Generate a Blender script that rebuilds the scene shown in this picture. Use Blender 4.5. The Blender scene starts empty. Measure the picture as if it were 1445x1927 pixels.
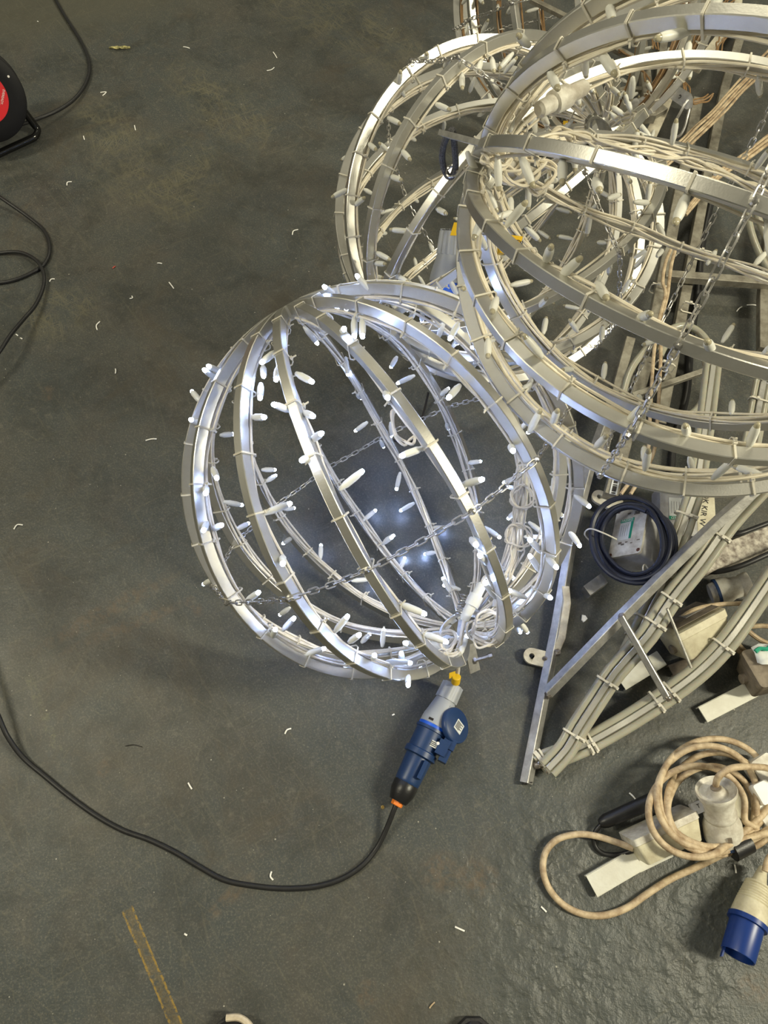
import bpy, math, random
from mathutils import Vector, Matrix

# ------------------------------------------------------------------ camera, world, lights, exposure
sc = bpy.context.scene
C = sc.collection
F = 1340.0                                   # focal length in pixels of the 1445 x 1927 frame
TH = math.radians(65.0)                      # looking down at 65 degrees
CAMZ = 1.45
cam_d = bpy.data.cameras.new('camera')
cam_d.sensor_fit = 'VERTICAL'
cam_d.sensor_height = 24.0
cam_d.lens = 24.0 * F / 1927.0
cam_d.clip_start = 0.02
cam = bpy.data.objects.new('camera', cam_d)
cam.location = (0, 0, CAMZ)
cam.rotation_euler = (math.pi / 2 - TH, 0, 0)
C.objects.link(cam)
sc.camera = cam

world = bpy.data.worlds.new('hall_air')
sc.world = world
world.use_nodes = True
bg = world.node_tree.nodes['Background']
bg.inputs[0].default_value = (1.0, 0.94, 0.72, 1)
bg.inputs[1].default_value = 0.15

def area(name, loc, target, sx, sy, power, col):
    d = bpy.data.lights.new(name, 'AREA')
    d.shape = 'RECTANGLE'; d.size = sx; d.size_y = sy; d.energy = power; d.color = col
    o = bpy.data.objects.new(name, d); C.objects.link(o)
    o.location = loc
    o.rotation_euler = (Vector(target) - Vector(loc)).to_track_quat('-Z', 'Y').to_euler()
    return o
WARM = (1.0, 0.93, 0.70)
area('ceiling_tube_light', (3.3, -0.2, 3.3), (0.5, 0.6, 0), 0.3, 1.4, 150, WARM)
area('ceiling_tube_light', (-2.7, 0.7, 3.6), (0, 0.7, 0), 0.3, 1.4, 62, WARM)
area('ceiling_tube_light', (1.2, 4.6, 4.4), (0.4, 1.2, 0), 1.6, 0.35, 42, WARM)

vs = sc.view_settings
vs.view_transform = 'Standard'; vs.look = 'None'; vs.gamma = 1.0; vs.use_curve_mapping = False
vs.exposure = 0.38
sc.cycles.max_bounces = 6
sc.cycles.diffuse_bounces = 3
sc.cycles.glossy_bounces = 4

# ------------------------------------------------------------------ pixel -> place helpers
FWD = Vector((0, math.cos(TH), -math.sin(TH)))
UPV = Vector((0, math.sin(TH), math.cos(TH)))
RGT = Vector((1, 0, 0))
CAM = Vector((0, 0, CAMZ))
def ray(px, py):
    return FWD + (px - 722.5) / F * RGT + (963.5 - py) / F * UPV
def at(px, py, h=0.0):                       # the point at height h seen at a photo pixel
    d = ray(px, py)
    return CAM + d * ((h - CAMZ) / d.z)
def atz(px, py, z):                          # the point at depth z
    return CAM + ray(px, py) * z
def proj(P):
    d = P - CAM; z = d.dot(FWD)
    return (722.5 + F * d.dot(RGT) / z, 963.5 - F * d.dot(UPV) / z, z)
def ats(lst):                                # list of (px, py, h)
    return [at(*t) for t in lst]

# ------------------------------------------------------------------ materials
MATS = {}
def mat(name, col, rough=0.5, metal=0.0, noise=0.0, nscale=40.0, dark=None, bump=0.0, bscale=200.0,
        emit=None, estr=0.0, trans=0.0, spec=0.5, stretch=None, sss=0.0):
    m = bpy.data.materials.new(name); m.use_nodes = True
    nt = m.node_tree; b = nt.nodes['Principled BSDF']
    b.inputs['Base Color'].default_value = (*col, 1)
    b.inputs['Roughness'].default_value = rough
    b.inputs['Metallic'].default_value = metal
    b.inputs['Specular IOR Level'].default_value = spec
    if trans: b.inputs['Transmission Weight'].default_value = trans
    if sss:
        b.inputs['Subsurface Weight'].default_value = sss
        b.inputs['Subsurface Scale'].default_value = 0.004
    if emit:
        b.inputs['Emission Color'].default_value = (*emit, 1)
        b.inputs['Emission Strength'].default_value = estr
    tc = nt.nodes.new('ShaderNodeTexCoord')
    src = tc.outputs['Object']
    if stretch:
        mp = nt.nodes.new('ShaderNodeMapping'); mp.inputs['Scale'].default_value = stretch
        nt.links.new(src, mp.inputs['Vector']); src = mp.outputs['Vector']
    if noise > 0:
        n = nt.nodes.new('ShaderNodeTexNoise'); n.inputs['Scale'].default_value = nscale
        n.inputs['Detail'].default_value = 6; n.inputs['Roughness'].default_value = 0.65
        nt.links.new(src, n.inputs['Vector'])
        r = nt.nodes.new('ShaderNodeValToRGB')
        r.color_ramp.elements[0].position = 0.36; r.color_ramp.elements[1].position = 0.62
        r.color_ramp.elements[0].color = (1, 1, 1, 1); r.color_ramp.elements[1].color = (0, 0, 0, 1)
        nt.links.new(n.outputs['Fac'], r.inputs['Fac'])
        mu = nt.nodes.new('ShaderNodeMath'); mu.operation = 'MULTIPLY'; mu.inputs[1].default_value = noise
        nt.links.new(r.outputs['Color'], mu.inputs[0])
        mx = nt.nodes.new('ShaderNodeMix'); mx.data_type = 'RGBA'
        mx.inputs[6].default_value = (*col, 1)
        mx.inputs[7].default_value = (*(dark or tuple(c * 0.4 for c in col)), 1)
        nt.links.new(mu.outputs[0], mx.inputs[0])
        nt.links.new(mx.outputs[2], b.inputs['Base Color'])
    if bump > 0:
        n2 = nt.nodes.new('ShaderNodeTexNoise'); n2.inputs['Scale'].default_value = bscale
        n2.inputs['Detail'].default_value = 4
        nt.links.new(src, n2.inputs['Vector'])
        bp = nt.nodes.new('ShaderNodeBump'); bp.inputs['Strength'].default_value = bump
        bp.inputs['Distance'].default_value = 0.002
        nt.links.new(n2.outputs['Fac'], bp.inputs['Height'])
        nt.links.new(bp.outputs['Normal'], b.inputs['Normal'])
    MATS[name] = m
    return m
mat('aluminium', (0.74, 0.73, 0.68), 0.38, 1.0, 0.35, 30, (0.58, 0.56, 0.50), 0.06, 400)
mat('dull_aluminium', (0.70, 0.69, 0.65), 0.45, 1.0, 0.6, 45, (0.36, 0.35, 0.33), 0.12, 300)
mat('dusty_shaded_metal', (0.36, 0.34, 0.28), 0.55, 0.6, 0.7, 40, (0.16, 0.14, 0.11), 0.15, 250)  # dust on the tubes, with shade from beneath the balls darkened into the colour
mat('old_white_paint', (0.62, 0.58, 0.46), 0.6, 0.0, 0.7, 25, (0.22, 0.18, 0.13), 0.2, 150)
mat('weld_metal', (0.36, 0.33, 0.29), 0.5, 0.8, 0.6, 160, (0.12, 0.09, 0.07), 0.5, 500)
mat('white_wire', (0.78, 0.74, 0.66), 0.5, 0, 0.35, 60, (0.42, 0.36, 0.28))
mat('cream_wire', (0.80, 0.74, 0.60), 0.5, 0, 0.4, 60, (0.58, 0.49, 0.34))
mat('brown_wire', (0.30, 0.18, 0.08), 0.5, 0, 0.5, 90, (0.12, 0.07, 0.03))
mat('bulb_white', (0.74, 0.74, 0.68), 0.4, 0, 0.15, 120, (0.55, 0.52, 0.42))
mat('bulb_lit_white', (0.78, 0.79, 0.76), 0.4, 0, 0.1, 120, (0.62, 0.62, 0.55))
mat('lens_clear', (0.42, 0.38, 0.26), 0.12, 0, spec=0.7)
mat('lens_glow', (0.9, 0.93, 1.0), 0.2, emit=(0.40, 0.54, 1.0), estr=80.0)
mat('tie_white', (0.66, 0.63, 0.54), 0.45, 0, 0.3, 200, (0.5, 0.44, 0.32))
mat('chain_steel', (0.66, 0.65, 0.63), 0.42, 1.0, 0.4, 200, (0.3, 0.28, 0.26))
mat('bolt_steel', (0.55, 0.54, 0.52), 0.3, 1.0, 0.4, 150, (0.25, 0.23, 0.2))
mat('black_rubber', (0.012, 0.012, 0.013), 0.45, 0, 0.3, 80, (0.03, 0.03, 0.03))
mat('navy_cable', (0.010, 0.013, 0.028), 0.42)
mat('black_plastic', (0.010, 0.010, 0.011), 0.38, 0, bump=0.1, bscale=300)
mat('reel_black', (0.006, 0.006, 0.007), 0.55, spec=0.2)
mat('gloss_black', (0.006, 0.006, 0.006), 0.16)
mat('dark_rope', (0.05, 0.05, 0.055), 0.85, 0, 0.8, 500, (0.16, 0.16, 0.17), 0.6, 700)
mat('red_label', (0.62, 0.012, 0.016), 0.4, 0, 0.25, 20, (0.4, 0.02, 0.02))
mat('grey_plug', (0.36, 0.38, 0.41), 0.45, 0, 0.2, 60, (0.26, 0.27, 0.28), 0.08, 500)
mat('blue_socket', (0.010, 0.035, 0.115), 0.38, 0, 0.25, 40, (0.02, 0.05, 0.11))
mat('blue_plug', (0.006, 0.034, 0.20), 0.35, 0, 0.3, 50, (0.01, 0.04, 0.18))
mat('bright_blue', (0.01, 0.10, 0.62), 0.4)
mat('orange_plastic', (0.85, 0.22, 0.02), 0.45)
mat('yellow_tag', (0.78, 0.48, 0.01), 0.5)
mat('white_sticker', (0.68, 0.70, 0.68), 0.5, 0, 0.25, 90, (0.45, 0.45, 0.42))
mat('green_print', (0.01, 0.28, 0.17), 0.5)
mat('ink', (0.02, 0.018, 0.018), 0.6)
mat('white_ink', (0.75, 0.72, 0.68), 0.6)
mat('bracket_white', (0.68, 0.68, 0.60), 0.5, 0, 0.3, 30, (0.40, 0.36, 0.28), 0.1, 250)
mat('dirty_white', (0.70, 0.68, 0.60), 0.5, 0, 0.65, 30, (0.24, 0.19, 0.13), 0.15, 250)
mat('cream_plastic', (0.66, 0.62, 0.46), 0.5, 0, 0.5, 35, (0.34, 0.28, 0.18), 0.1, 250)
mat('grey_box', (0.44, 0.44, 0.44), 0.55, 0, 0.5, 50, (0.22, 0.20, 0.18), 0.1, 250)
mat('dirty_box', (0.24, 0.20, 0.15), 0.7, 0, 0.7, 40, (0.10, 0.08, 0.06), 0.3, 150)
mat('rope_light', (0.38, 0.37, 0.30), 0.22, 0, 0.3, 30, (0.28, 0.26, 0.19), sss=0.3)
mat('tan_cable', (0.62, 0.50, 0.33), 0.6, 0, 0.75, 45, (0.24, 0.15, 0.08), 0.15, 300)
mat('brass', (0.70, 0.50, 0.18), 0.3, 1.0)
mat('hole_dark', (0.012, 0.009, 0.008), 0.8)
mat('rust_screw', (0.10, 0.03, 0.012), 0.7)
mat('offcut_white', (0.88, 0.87, 0.82), 0.5)
mat('leaf_dry', (0.52, 0.47, 0.20), 0.7, 0, 0.8, 150, (0.05, 0.05, 0.02))
mat('red_scrap', (0.5, 0.08, 0.06), 0.6)
mat('flaky_white', (0.58, 0.54, 0.46), 0.6, 0, 0.9, 60, (0.09, 0.06, 0.045), 0.8, 120)
mat('shoe_black', (0.016, 0.015, 0.016), 0.6, 0, 0.4, 200, (0.03, 0.03, 0.03), 0.3, 400)
mat('shoe_cream', (0.66, 0.58, 0.44), 0.5, 0, 0.4, 120, (0.4, 0.3, 0.2))

# ------------------------------------------------------------------ mesh helpers
class MB:
    def __init__(s): s.v = []; s.f = []
    def ring_sweep(s, pts, frames, prof, close=False, cap=True):
        n = len(prof); b0 = len(s.v); m = len(pts)
        for p, (x, y) in zip(pts, frames):
            for (a, b) in prof: s.v.append(p + x * a + y * b)
        rng = m if close else m - 1
        for i in range(rng):
            j = (i + 1) % m
            for k in range(n):
                l = (k + 1) % n
                s.f.append((b0 + i * n + k, b0 + i * n + l, b0 + j * n + l, b0 + j * n + k))
        if cap and not close:
            s.f.append(tuple(b0 + k for k in range(n))[::-1])
            s.f.append(tuple(b0 + (m - 1) * n + k for k in range(n)))
    def box(s, c, x, y, z):                  # centre and three half-axes
        b = len(s.v)
        for dx in (-1, 1):
            for dy in (-1, 1):
                for dz in (-1, 1): s.v.append(c + x * dx + y * dy + z * dz)
        for q in ((0,1,3,2),(4,6,7,5),(0,4,5,1),(2,3,7,6),(0,2,6,4),(1,5,7,3)):
            s.f.append(tuple(b + i for i in q))
    def mesh(s, name, material, off=None, smooth=True):
        me = bpy.data.meshes.new(name)
        o = off or Vector((0, 0, 0))
        me.from_pydata([tuple(v - o) for v in s.v], [], s.f)
        if smooth:
            me.polygons.foreach_set('use_smooth', [True] * len(me.polygons))
        me.update()
        try: me.set_sharp_from_angle(angle=math.radians(38))
        except Exception: pass
        me.materials.append(MATS[material])
        return me

ROOTLOC = {}
def link(name, me, parent=None, M=None):
    o = bpy.data.objects.new(name, me); C.objects.link(o)
    if parent is not None: o.parent = parent
    if M is not None: o.matrix_local = M
    return o
def base_of(parent):
    p = parent; L = Vector((0, 0, 0))
    while p is not None:
        L += p.location; p = p.parent
    return L
def build(mb, name, material, parent=None, smooth=True):
    """world-space geometry -> one mesh object (a child when parent is given)"""
    off = base_of(parent) if parent is not None else None
    if off is None:
        xs = [v.x for v in mb.v]; ys = [v.y for v in mb.v]; zs = [v.z for v in mb.v]
        off = Vector(((min(xs) + max(xs)) / 2, (min(ys) + max(ys)) / 2, min(zs)))
        o = link(name, mb.mesh(name, material, off, smooth)); o.location = off
        return o
    return link(name, mb.mesh(name, material, off, smooth), parent)
def tag(o, label, cat, group=None, kind=None):
    if label: o['label'] = label
    if cat: o['category'] = cat
    if group: o['group'] = group
    if kind: o['kind'] = kind
    return o
def thing(name, loc, label, cat, group=None):
    o = bpy.data.objects.new(name, None); C.objects.link(o)
    o.empty_display_size = 0.05
    o.location = loc
    return tag(o, label, cat, group)

def circ(r, n=8, sx=1.0, sy=1.0):
    return [(r * sx * math.cos(2 * math.pi * k / n), r * sy * math.sin(2 * math.pi * k / n)) for k in range(n)]
def rectp(w, h, c=0.0012):                   # chamfered rectangle
    a, b = w / 2, h / 2
    return [(a, -b + c), (a, b - c), (a - c, b), (-a + c, b), (-a, b - c), (-a, -b + c), (-a + c, -b), (a - c, -b)]
def catmull(P, per=6, close=False):
    n = len(P); out = []
    rng = n if close else n - 1
    for i in range(rng):
        if close: p0, p1, p2, p3 = P[(i - 1) % n], P[i], P[(i + 1) % n], P[(i + 2) % n]
        else: p0, p1, p2, p3 = P[max(i - 1, 0)], P[i], P[i + 1], P[min(i + 2, n - 1)]
        for k in range(per):
            t = k / per
            out.append(0.5 * ((2 * p1) + (p2 - p0) * t + (2 * p0 - 5 * p1 + 4 * p2 - p3) * t * t + (3 * p1 - p0 - 3 * p2 + p3) * t ** 3))
    if not close: out.append(P[-1].copy())
    return out
def frames_of(pts, close=False, up=None):
    n = len(pts); T = []
    for i in range(n):
        a = pts[(i - 1) % n] if (close or i > 0) else pts[i]
        b = pts[(i + 1) % n] if (close or i < n - 1) else pts[i]
        d = b - a
        T.append(d.normalized() if d.length > 1e-9 else Vector((0, 0, 1)))
    fr = []
    if up is not None:
        for t in T:
            x = t.cross(up)
            x = x.normalized() if x.length > 1e-6 else Vector((1, 0, 0))
            fr.append((x, x.cross(t).normalized()))
        return fr
    x = T[0].cross(Vector((0.123, 0.31, 0.94)))
    if x.length < 1e-3: x = T[0].cross(Vector((1, 0, 0)))
    x.normalize()
    for t in T:
        x = x - t * x.dot(t)
        x.normalize()
        fr.append((x.copy(), t.cross(x).normalized()))
    return fr
def tube_mb(pts, r, seg=8, close=False, mb=None):
    mb = mb or MB()
    mb.ring_sweep(pts, frames_of(pts, close), circ(r, seg), close)
    return mb
def tube(name, pts, r, material, parent=None, seg=8, per=6, close=False):
    P = catmull(pts, per, close) if per > 1 else pts
    return build(tube_mb(P, r, seg, close), name, material, parent)
def bar(name, pts, w, h, material, parent=None, up=Vector((0, 0, 1)), per=1):
    P = catmull(pts, per) if per > 1 else pts
    mb = MB(); mb.ring_sweep(P, frames_of(P, False, up), rectp(w, h))
    return build(mb, name, material, parent)
def basis(axis, hint=Vector((0, 0, 1))):
    z = axis.normalized(); x = hint.cross(z)
    if x.length < 1e-4: x = Vector((1, 0, 0)).cross(z)
    x.normalize()
    return x, z.cross(x), z
def lathe(name, origin, axis, prof, material, parent=None, seg=24, flute=0, depth=0.0, x=None, sx=1.0):
    """prof: list of (distance along axis, radius)"""
    X, Y, Z = basis(axis)
    mb = MB()
    for (d, r) in prof:
        for k in range(seg):
            a = 2 * math.pi * k / seg
            rr = r * (1 - depth * (0.5 - 0.5 * math.cos(a * flute))) if flute else r
            mb.v.append(origin + Z * d + X * (rr * math.cos(a) * sx) + Y * (rr * math.sin(a)))
    for i in range(len(prof) - 1):
        for k in range(seg):
            l = (k + 1) % seg
            mb.f.append((i * seg + k, i * seg + l, (i + 1) * seg + l, (i + 1) * seg + k))
    mb.f.append(tuple(range(seg))[::-1])
    mb.f.append(tuple((len(prof) - 1) * seg + k for k in range(seg)))
    return build(mb, name, material, parent)
def disc(name, c, normal, r, t, material, parent=None, seg=28):
    return lathe(name, c, normal, [(0, r * 0.96), (t * 0.3, r), (t * 0.7, r), (t, r * 0.96)], material, parent, seg)
def quad(name, c, u, v, material, parent=None, thick=0.0004):
    mb = MB(); n = u.cross(v).normalized()
    mb.box(c, u, v, n * thick)
    return build(mb, name, material, parent, smooth=False)
def text(name, s, c, u, v, size, material, parent):
    """flat lettering: c centre, u reading direction, v up"""
    cu = bpy.data.curves.new(name, 'FONT'); cu.body = s; cu.size = size
    cu.align_x = 'CENTER'; cu.align_y = 'CENTER'; cu.extrude = 0.0002
    cu.materials.append(MATS[material])
    o = bpy.data.objects.new(name, cu); C.objects.link(o)
    u = u.normalized(); n = u.cross(v).normalized(); v = n.cross(u)
    M = Matrix(((u.x, v.x, n.x, c.x), (u.y, v.y, n.y, c.y), (u.z, v.z, n.z, c.z), (0, 0, 0, 1)))
    bpy.context.view_layer.update()
    me = bpy.data.meshes.new_from_object(o)
    bpy.data.objects.remove(o); bpy.data.curves.remove(cu)
    me.name = name
    return link(name, me, parent, Matrix.Translation(-base_of(parent)) @ M)
def rbox(name, c, x, y, z, material, parent=None, ch=0.12, taper=1.0):
    """box with rounded vertical edges: x, y half-axes of the footprint, z half-axis of height; taper scales the bottom"""
    mb = MB(); ring = []
    lx, ly = x.length, y.length; rr = min(lx, ly) * ch * 2
    for (sx, sy, a0) in ((1, 1, 0), (-1, 1, 90), (-1, -1, 180), (1, -1, 270)):
        for k in range(4):
            a = math.radians(a0 + 30 * k)
            ring.append((sx * (lx - rr) + rr * math.cos(a), sy * (ly - rr) + rr * math.sin(a)))
    X, Y = x.normalized(), y.normalized()
    lv = [(-1.0, taper * 0.985), (-0.97, taper), (0.95, 1.0), (1.0, 0.975)]
    n = len(ring)
    for (h, s) in lv:
        for (a, b) in ring: mb.v.append(c + z * h + X * a * s + Y * b * s)
    for i in range(len(lv) - 1):
        for k in range(n):
            l = (k + 1) % n
            mb.f.append((i * n + k, i * n + l, (i + 1) * n + l, (i + 1) * n + k))
    mb.f.append(tuple(range(n))[::-1]); mb.f.append(tuple((len(lv) - 1) * n + k for k in range(n)))
    return build(mb, name, material, parent)

# ------------------------------------------------------------------ the floor
def floor_material():
    m = bpy.data.materials.new('painted_concrete'); m.use_nodes = True
    nt = m.node_tree; b = nt.nodes['Principled BSDF']; N = nt.nodes.new; L = nt.links.new
    tc = N('ShaderNodeTexCoord'); P = tc.outputs['Object']
    def noise(scale, detail=5, rough=0.6, vec=None, dist=0.0):
        n = N('ShaderNodeTexNoise'); n.inputs['Scale'].default_value = scale; n.inputs['Detail'].default_value = detail
        n.inputs['Roughness'].default_value = rough; n.inputs['Distortion'].default_value = dist
        L(vec or P, n.inputs['Vector']); return n.outputs['Fac']
    def ramp(x, a, c):
        n = N('ShaderNodeMapRange'); n.interpolation_type = 'SMOOTHSTEP'
        n.inputs['From Min'].default_value = a; n.inputs['From Max'].default_value = c
        L(x, n.inputs['Value']); return n.outputs['Result']
    def mth(op, x, y=None, clamp=False):
        n = N('ShaderNodeMath'); n.operation = op; n.use_clamp = clamp
        for i, q in enumerate((x, y)):
            if q is None: continue
            if isinstance(q, (int, float)): n.inputs[i].default_value = q
            else: L(q, n.inputs[i])
        return n.outputs[0]
    def mix(f, x, y):
        n = N('ShaderNodeMix'); n.data_type = 'RGBA'
        if isinstance(f, (int, float)): n.inputs[0].default_value = f
        else: L(f, n.inputs[0])
        for i, q in ((6, x), (7, y)):
            if isinstance(q, tuple): n.inputs[i].default_value = (*q, 1)
            else: L(q, n.inputs[i])
        return n.outputs[2]
    def dist_to(c, sx=1.0, sy=1.0, rot=0.0):
        mp = N('ShaderNodeMapping'); mp.vector_type = 'TEXTURE'
        mp.inputs['Location'].default_value = (c.x, c.y, 0); mp.inputs['Scale'].default_value = (sx, sy, 1)
        mp.inputs['Rotation'].default_value = (0, 0, rot)
        L(P, mp.inputs['Vector'])
        ln = N('ShaderNodeVectorMath'); ln.operation = 'LENGTH'; L(mp.outputs[0], ln.inputs[0])
        return ln.outputs['Value']
    def blob(px, py, sx, sy, rot=0.0):       # 1 inside, 0 outside, soft
        return mth('SUBTRACT', 1.0, ramp(dist_to(at(px, py), sx, sy, rot), 0.35, 1.0))
    # paint: grey-green with brown worn clouds
    c1 = ramp(noise(2.2, 6, 0.65), 0.38, 0.64)
    c2 = ramp(noise(9.0, 6, 0.7, dist=0.6), 0.45, 0.72)
    c3 = noise(260.0, 3, 0.7)
    col = mix(c1, (0.053, 0.061, 0.061), (0.070, 0.070, 0.061))
    col = mix(mth('MULTIPLY', c2, 0.45), col, (0.080, 0.070, 0.059))
    col = mix(mth('MULTIPLY', ramp(noise(5.0, 5, 0.6, dist=0.3), 0.52, 0.70), 0.55), col, (0.041, 0.049, 0.052))
    col = mix(mth('MULTIPLY', ramp(c3, 0.48, 0.75), 0.85), col, (0.155, 0.148, 0.122))
    col = mix(mth('MULTIPLY', ramp(noise(520.0, 2, 0.5), 0.60, 0.75), 0.5), col, (0.131, 0.129, 0.118))
    col = mix(mth('MULTIPLY', ramp(noise(6.5, 10, 0.72, dist=0.5), 0.44, 0.66), 0.55), col, (0.030, 0.032, 0.028))
    col = mix(mth('MULTIPLY', ramp(noise(3.1, 9, 0.7, dist=0.8), 0.52, 0.68), 0.45), col, (0.078, 0.061, 0.040))
    col = mix(mth('MULTIPLY', ramp(noise(48.0, 8, 0.8), 0.52, 0.70), 0.75), col, (0.135, 0.128, 0.105))
    # pale grey-green paint in the lumpy corner, dusty band at the far left
    corner = blob(1330, 1900, 0.62, 0.55)
    col = mix(mth('MULTIPLY', corner, 0.55), col, (0.082, 0.093, 0.091))
    dusty = blob(60, -20, 0.75, 0.40)
    col = mix(mth('MULTIPLY', dusty, 0.6), col, (0.098, 0.093, 0.066))
    # scratches: fine streaks in several directions, dense in scuffed patches
    scuff = blob(300, 320, 0.26, 0.22)
    for q in ((200, 240, 0.2, 0.12, -0.9), (420, 200, 0.36, 0.13, -0.85), (640, 40, 0.5, 0.2, -0.7), (110, 590, 0.13, 0.12, 0.0), (330, 380, 0.12, 0.12, 0.0)):
        scuff = mth('MAXIMUM', scuff, blob(*q))
    rag = ramp(noise(7.0, 6, 0.75, dist=1.0), 0.36, 0.62)
    scuff = mth('MULTIPLY', scuff, mth('ADD', 0.12, mth('MULTIPLY', rag, 0.88)))
    sc_all = None
    for rot, sx, sy, off, w in ((-0.92, 1.6, 52, 3.1, 0.012), (-0.55, 2.2, 60, 7.7, 0.010), (0.5, 1.4, 44, 1.3, 0.008), (1.25, 1.8, 58, 11.0, 0.007), (-1.25, 2.6, 66, 5.0, 0.011)):
        mp = N('ShaderNodeMapping'); mp.vector_type = 'TEXTURE'; mp.inputs['Rotation'].default_value = (0, 0, rot)
        mp.inputs['Scale'].default_value = (1 / sx, 1 / sy, 1); mp.inputs['Location'].default_value = (off, off * 2, 0)
        L(P, mp.inputs['Vector'])
        n = noise(1.0, 2, 0.5, mp.outputs[0], 0.25)
        line = mth('SUBTRACT', 1.0, ramp(mth('ABSOLUTE', mth('SUBTRACT', n, 0.5)), w * 0.4, w * 2.2))
        gate = ramp(noise(3.5, 3, 0.6, mp.outputs[0]), 0.5, 0.62)
        line = mth('MULTIPLY', line, mth('MAXIMUM', mth('MULTIPLY', gate, 0.34), scuff))
        sc_all = line if sc_all is None else mth('MAXIMUM', sc_all, line)
    col = mix(mth('MULTIPLY', sc_all, 0.55, True), col, (0.171, 0.158, 0.106))
    col = mix(mth('MULTIPLY', mth('MULTIPLY', scuff, ramp(noise(30, 6, 0.75), 0.42, 0.62)), 0.45), col, (0.131, 0.119, 0.072))
    # rusty scrapes
    for (px, py, sx, sy, rot) in ((200, 1150, 0.20, 0.028, 0.55), (235, 1180, 0.17, 0.02, 0.42), (430, 1690, 0.075, 0.016, 0.75), (365, 1140, 0.04, 0.016, -0.8),
                                  (195, 1445, 0.018, 0.022, 0), (90, 740, 0.02, 0.03, 0.2), (590, 555, 0.03, 0.014, 0.5), (830, 1640, 0.05, 0.045, 0), (900, 1650, 0.05, 0.04, 0), (690, 1870, 0.025, 0.03, 0), (1420, 1860, 0.045, 0.03, 0)):
        f = mth('MULTIPLY', blob(px, py, sx, sy, rot), ramp(noise(55, 6, 0.75), 0.40, 0.62))
        col = mix(mth('MULTIPLY', f, 0.6), col, (0.131, 0.096, 0.063))
    # worn yellow line: two ragged paint edges with a rubbed middle
    def seg(p0, p1, half, edge, colr, wear, strength, fill):
        nonlocal col
        d = p1 - p0; rot = math.atan2(d.y, d.x)
        mp = N('ShaderNodeMapping'); mp.vector_type = 'TEXTURE'
        mp.inputs['Location'].default_value = (p0.x, p0.y, 0); mp.inputs['Rotation'].default_value = (0, 0, rot)
        L(P, mp.inputs['Vector'])
        sp = N('ShaderNodeSeparateXYZ'); L(mp.outputs[0], sp.inputs[0])
        wob = mth('MULTIPLY', mth('SUBTRACT', noise(70, 4, 0.7), 0.5), half * 0.5)
        ay = mth('ABSOLUTE', mth('ADD', sp.outputs[1], wob))
        inside = mth('MULTIPLY', mth('SUBTRACT', 1.0, ramp(ay, half * 0.94, half)), mth('MULTIPLY', ramp(sp.outputs[0], 0.0, 0.006), mth('SUBTRACT', 1.0, ramp(sp.outputs[0], d.length - 0.006, d.length))))
        rim = ramp(ay, half - edge, half - edge * 0.5)
        w = ramp(noise(95, 6, 0.8), 0.5 - wear, 0.62 - wear)
        f = mth('MULTIPLY', inside, mth('MULTIPLY', w, mth('MAXIMUM', mth('MULTIPLY', rim, strength), fill)))
        col = mix(f, col, colr)
    seg(at(238, 1708), at(345, 1960), 0.0105, 0.0052, (0.302, 0.194, 0.034), 0.09, 0.9, 0.2)
    seg(at(52, 1268), at(112, 1420), 0.0085, 0.006, (0.158, 0.161, 0.096), 0.02, 0.4, 0.42)
    # fine white specks of swarf
    for vs_, th, keep in ((30.0, 0.045, 0.80), (75.0, 0.06, 0.86)):
        vo = N('ShaderNodeTexVoronoi'); vo.inputs['Scale'].default_value = vs_; L(P, vo.inputs['Vector'])
        sp = N('ShaderNodeSeparateColor'); L(vo.outputs['Color'], sp.inputs[0])
        dot = mth('MULTIPLY', mth('LESS_THAN', vo.outputs['Distance'], th), mth('GREATER_THAN', sp.outputs[0], keep))
        col = mix(mth('MULTIPLY', dot, 0.8), col, (0.42, 0.40, 0.34))
    L(col, b.inputs['Base Color'])
    rg = mth('ADD', 0.36, mth('MULTIPLY', noise(12, 5, 0.7), 0.30))
    L(mth('SUBTRACT', rg, mth('MULTIPLY', corner, 0.10)), b.inputs['Roughness'])
    b.inputs['Specular IOR Level'].default_value = 0.45
    # relief: orange-peel paint, stronger lumps in the near corner
    lump = mth('MULTIPLY', mth('ADD', ramp(noise(30, 2, 0.4), 0.35, 0.80), mth('MULTIPLY', ramp(noise(75, 2, 0.4), 0.5, 0.8), 0.4)), mth('ADD', 0.10, mth('MULTIPLY', mth('MULTIPLY', corner, ramp(noise(5, 3, 0.5), 0.3, 0.65)), 0.75)))
    fine = mth('MULTIPLY', noise(180, 4, 0.6), mth('ADD', 0.10, mth('MULTIPLY', corner, 0.22)))
    hgt = mth('ADD', lump, fine)
    bp = N('ShaderNodeBump'); bp.inputs['Strength'].default_value = 0.75; bp.inputs['Distance'].default_value = 0.006
    L(hgt, bp.inputs['Height']); L(bp.outputs['Normal'], b.inputs['Normal'])
    MATS['floor'] = m
floor_material()
mb = MB()
mb.box(Vector((0, 1.5, -0.05)), Vector((5, 0, 0)), Vector((0, 5, 0)), Vector((0, 0, 0.05)))
fl_me = mb.mesh('floor', 'floor', None, False)
floor = link('floor', fl_me)
tag(floor, 'dark grey-green painted concrete floor with scratches and a worn yellow line', 'floor', kind='structure')

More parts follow.
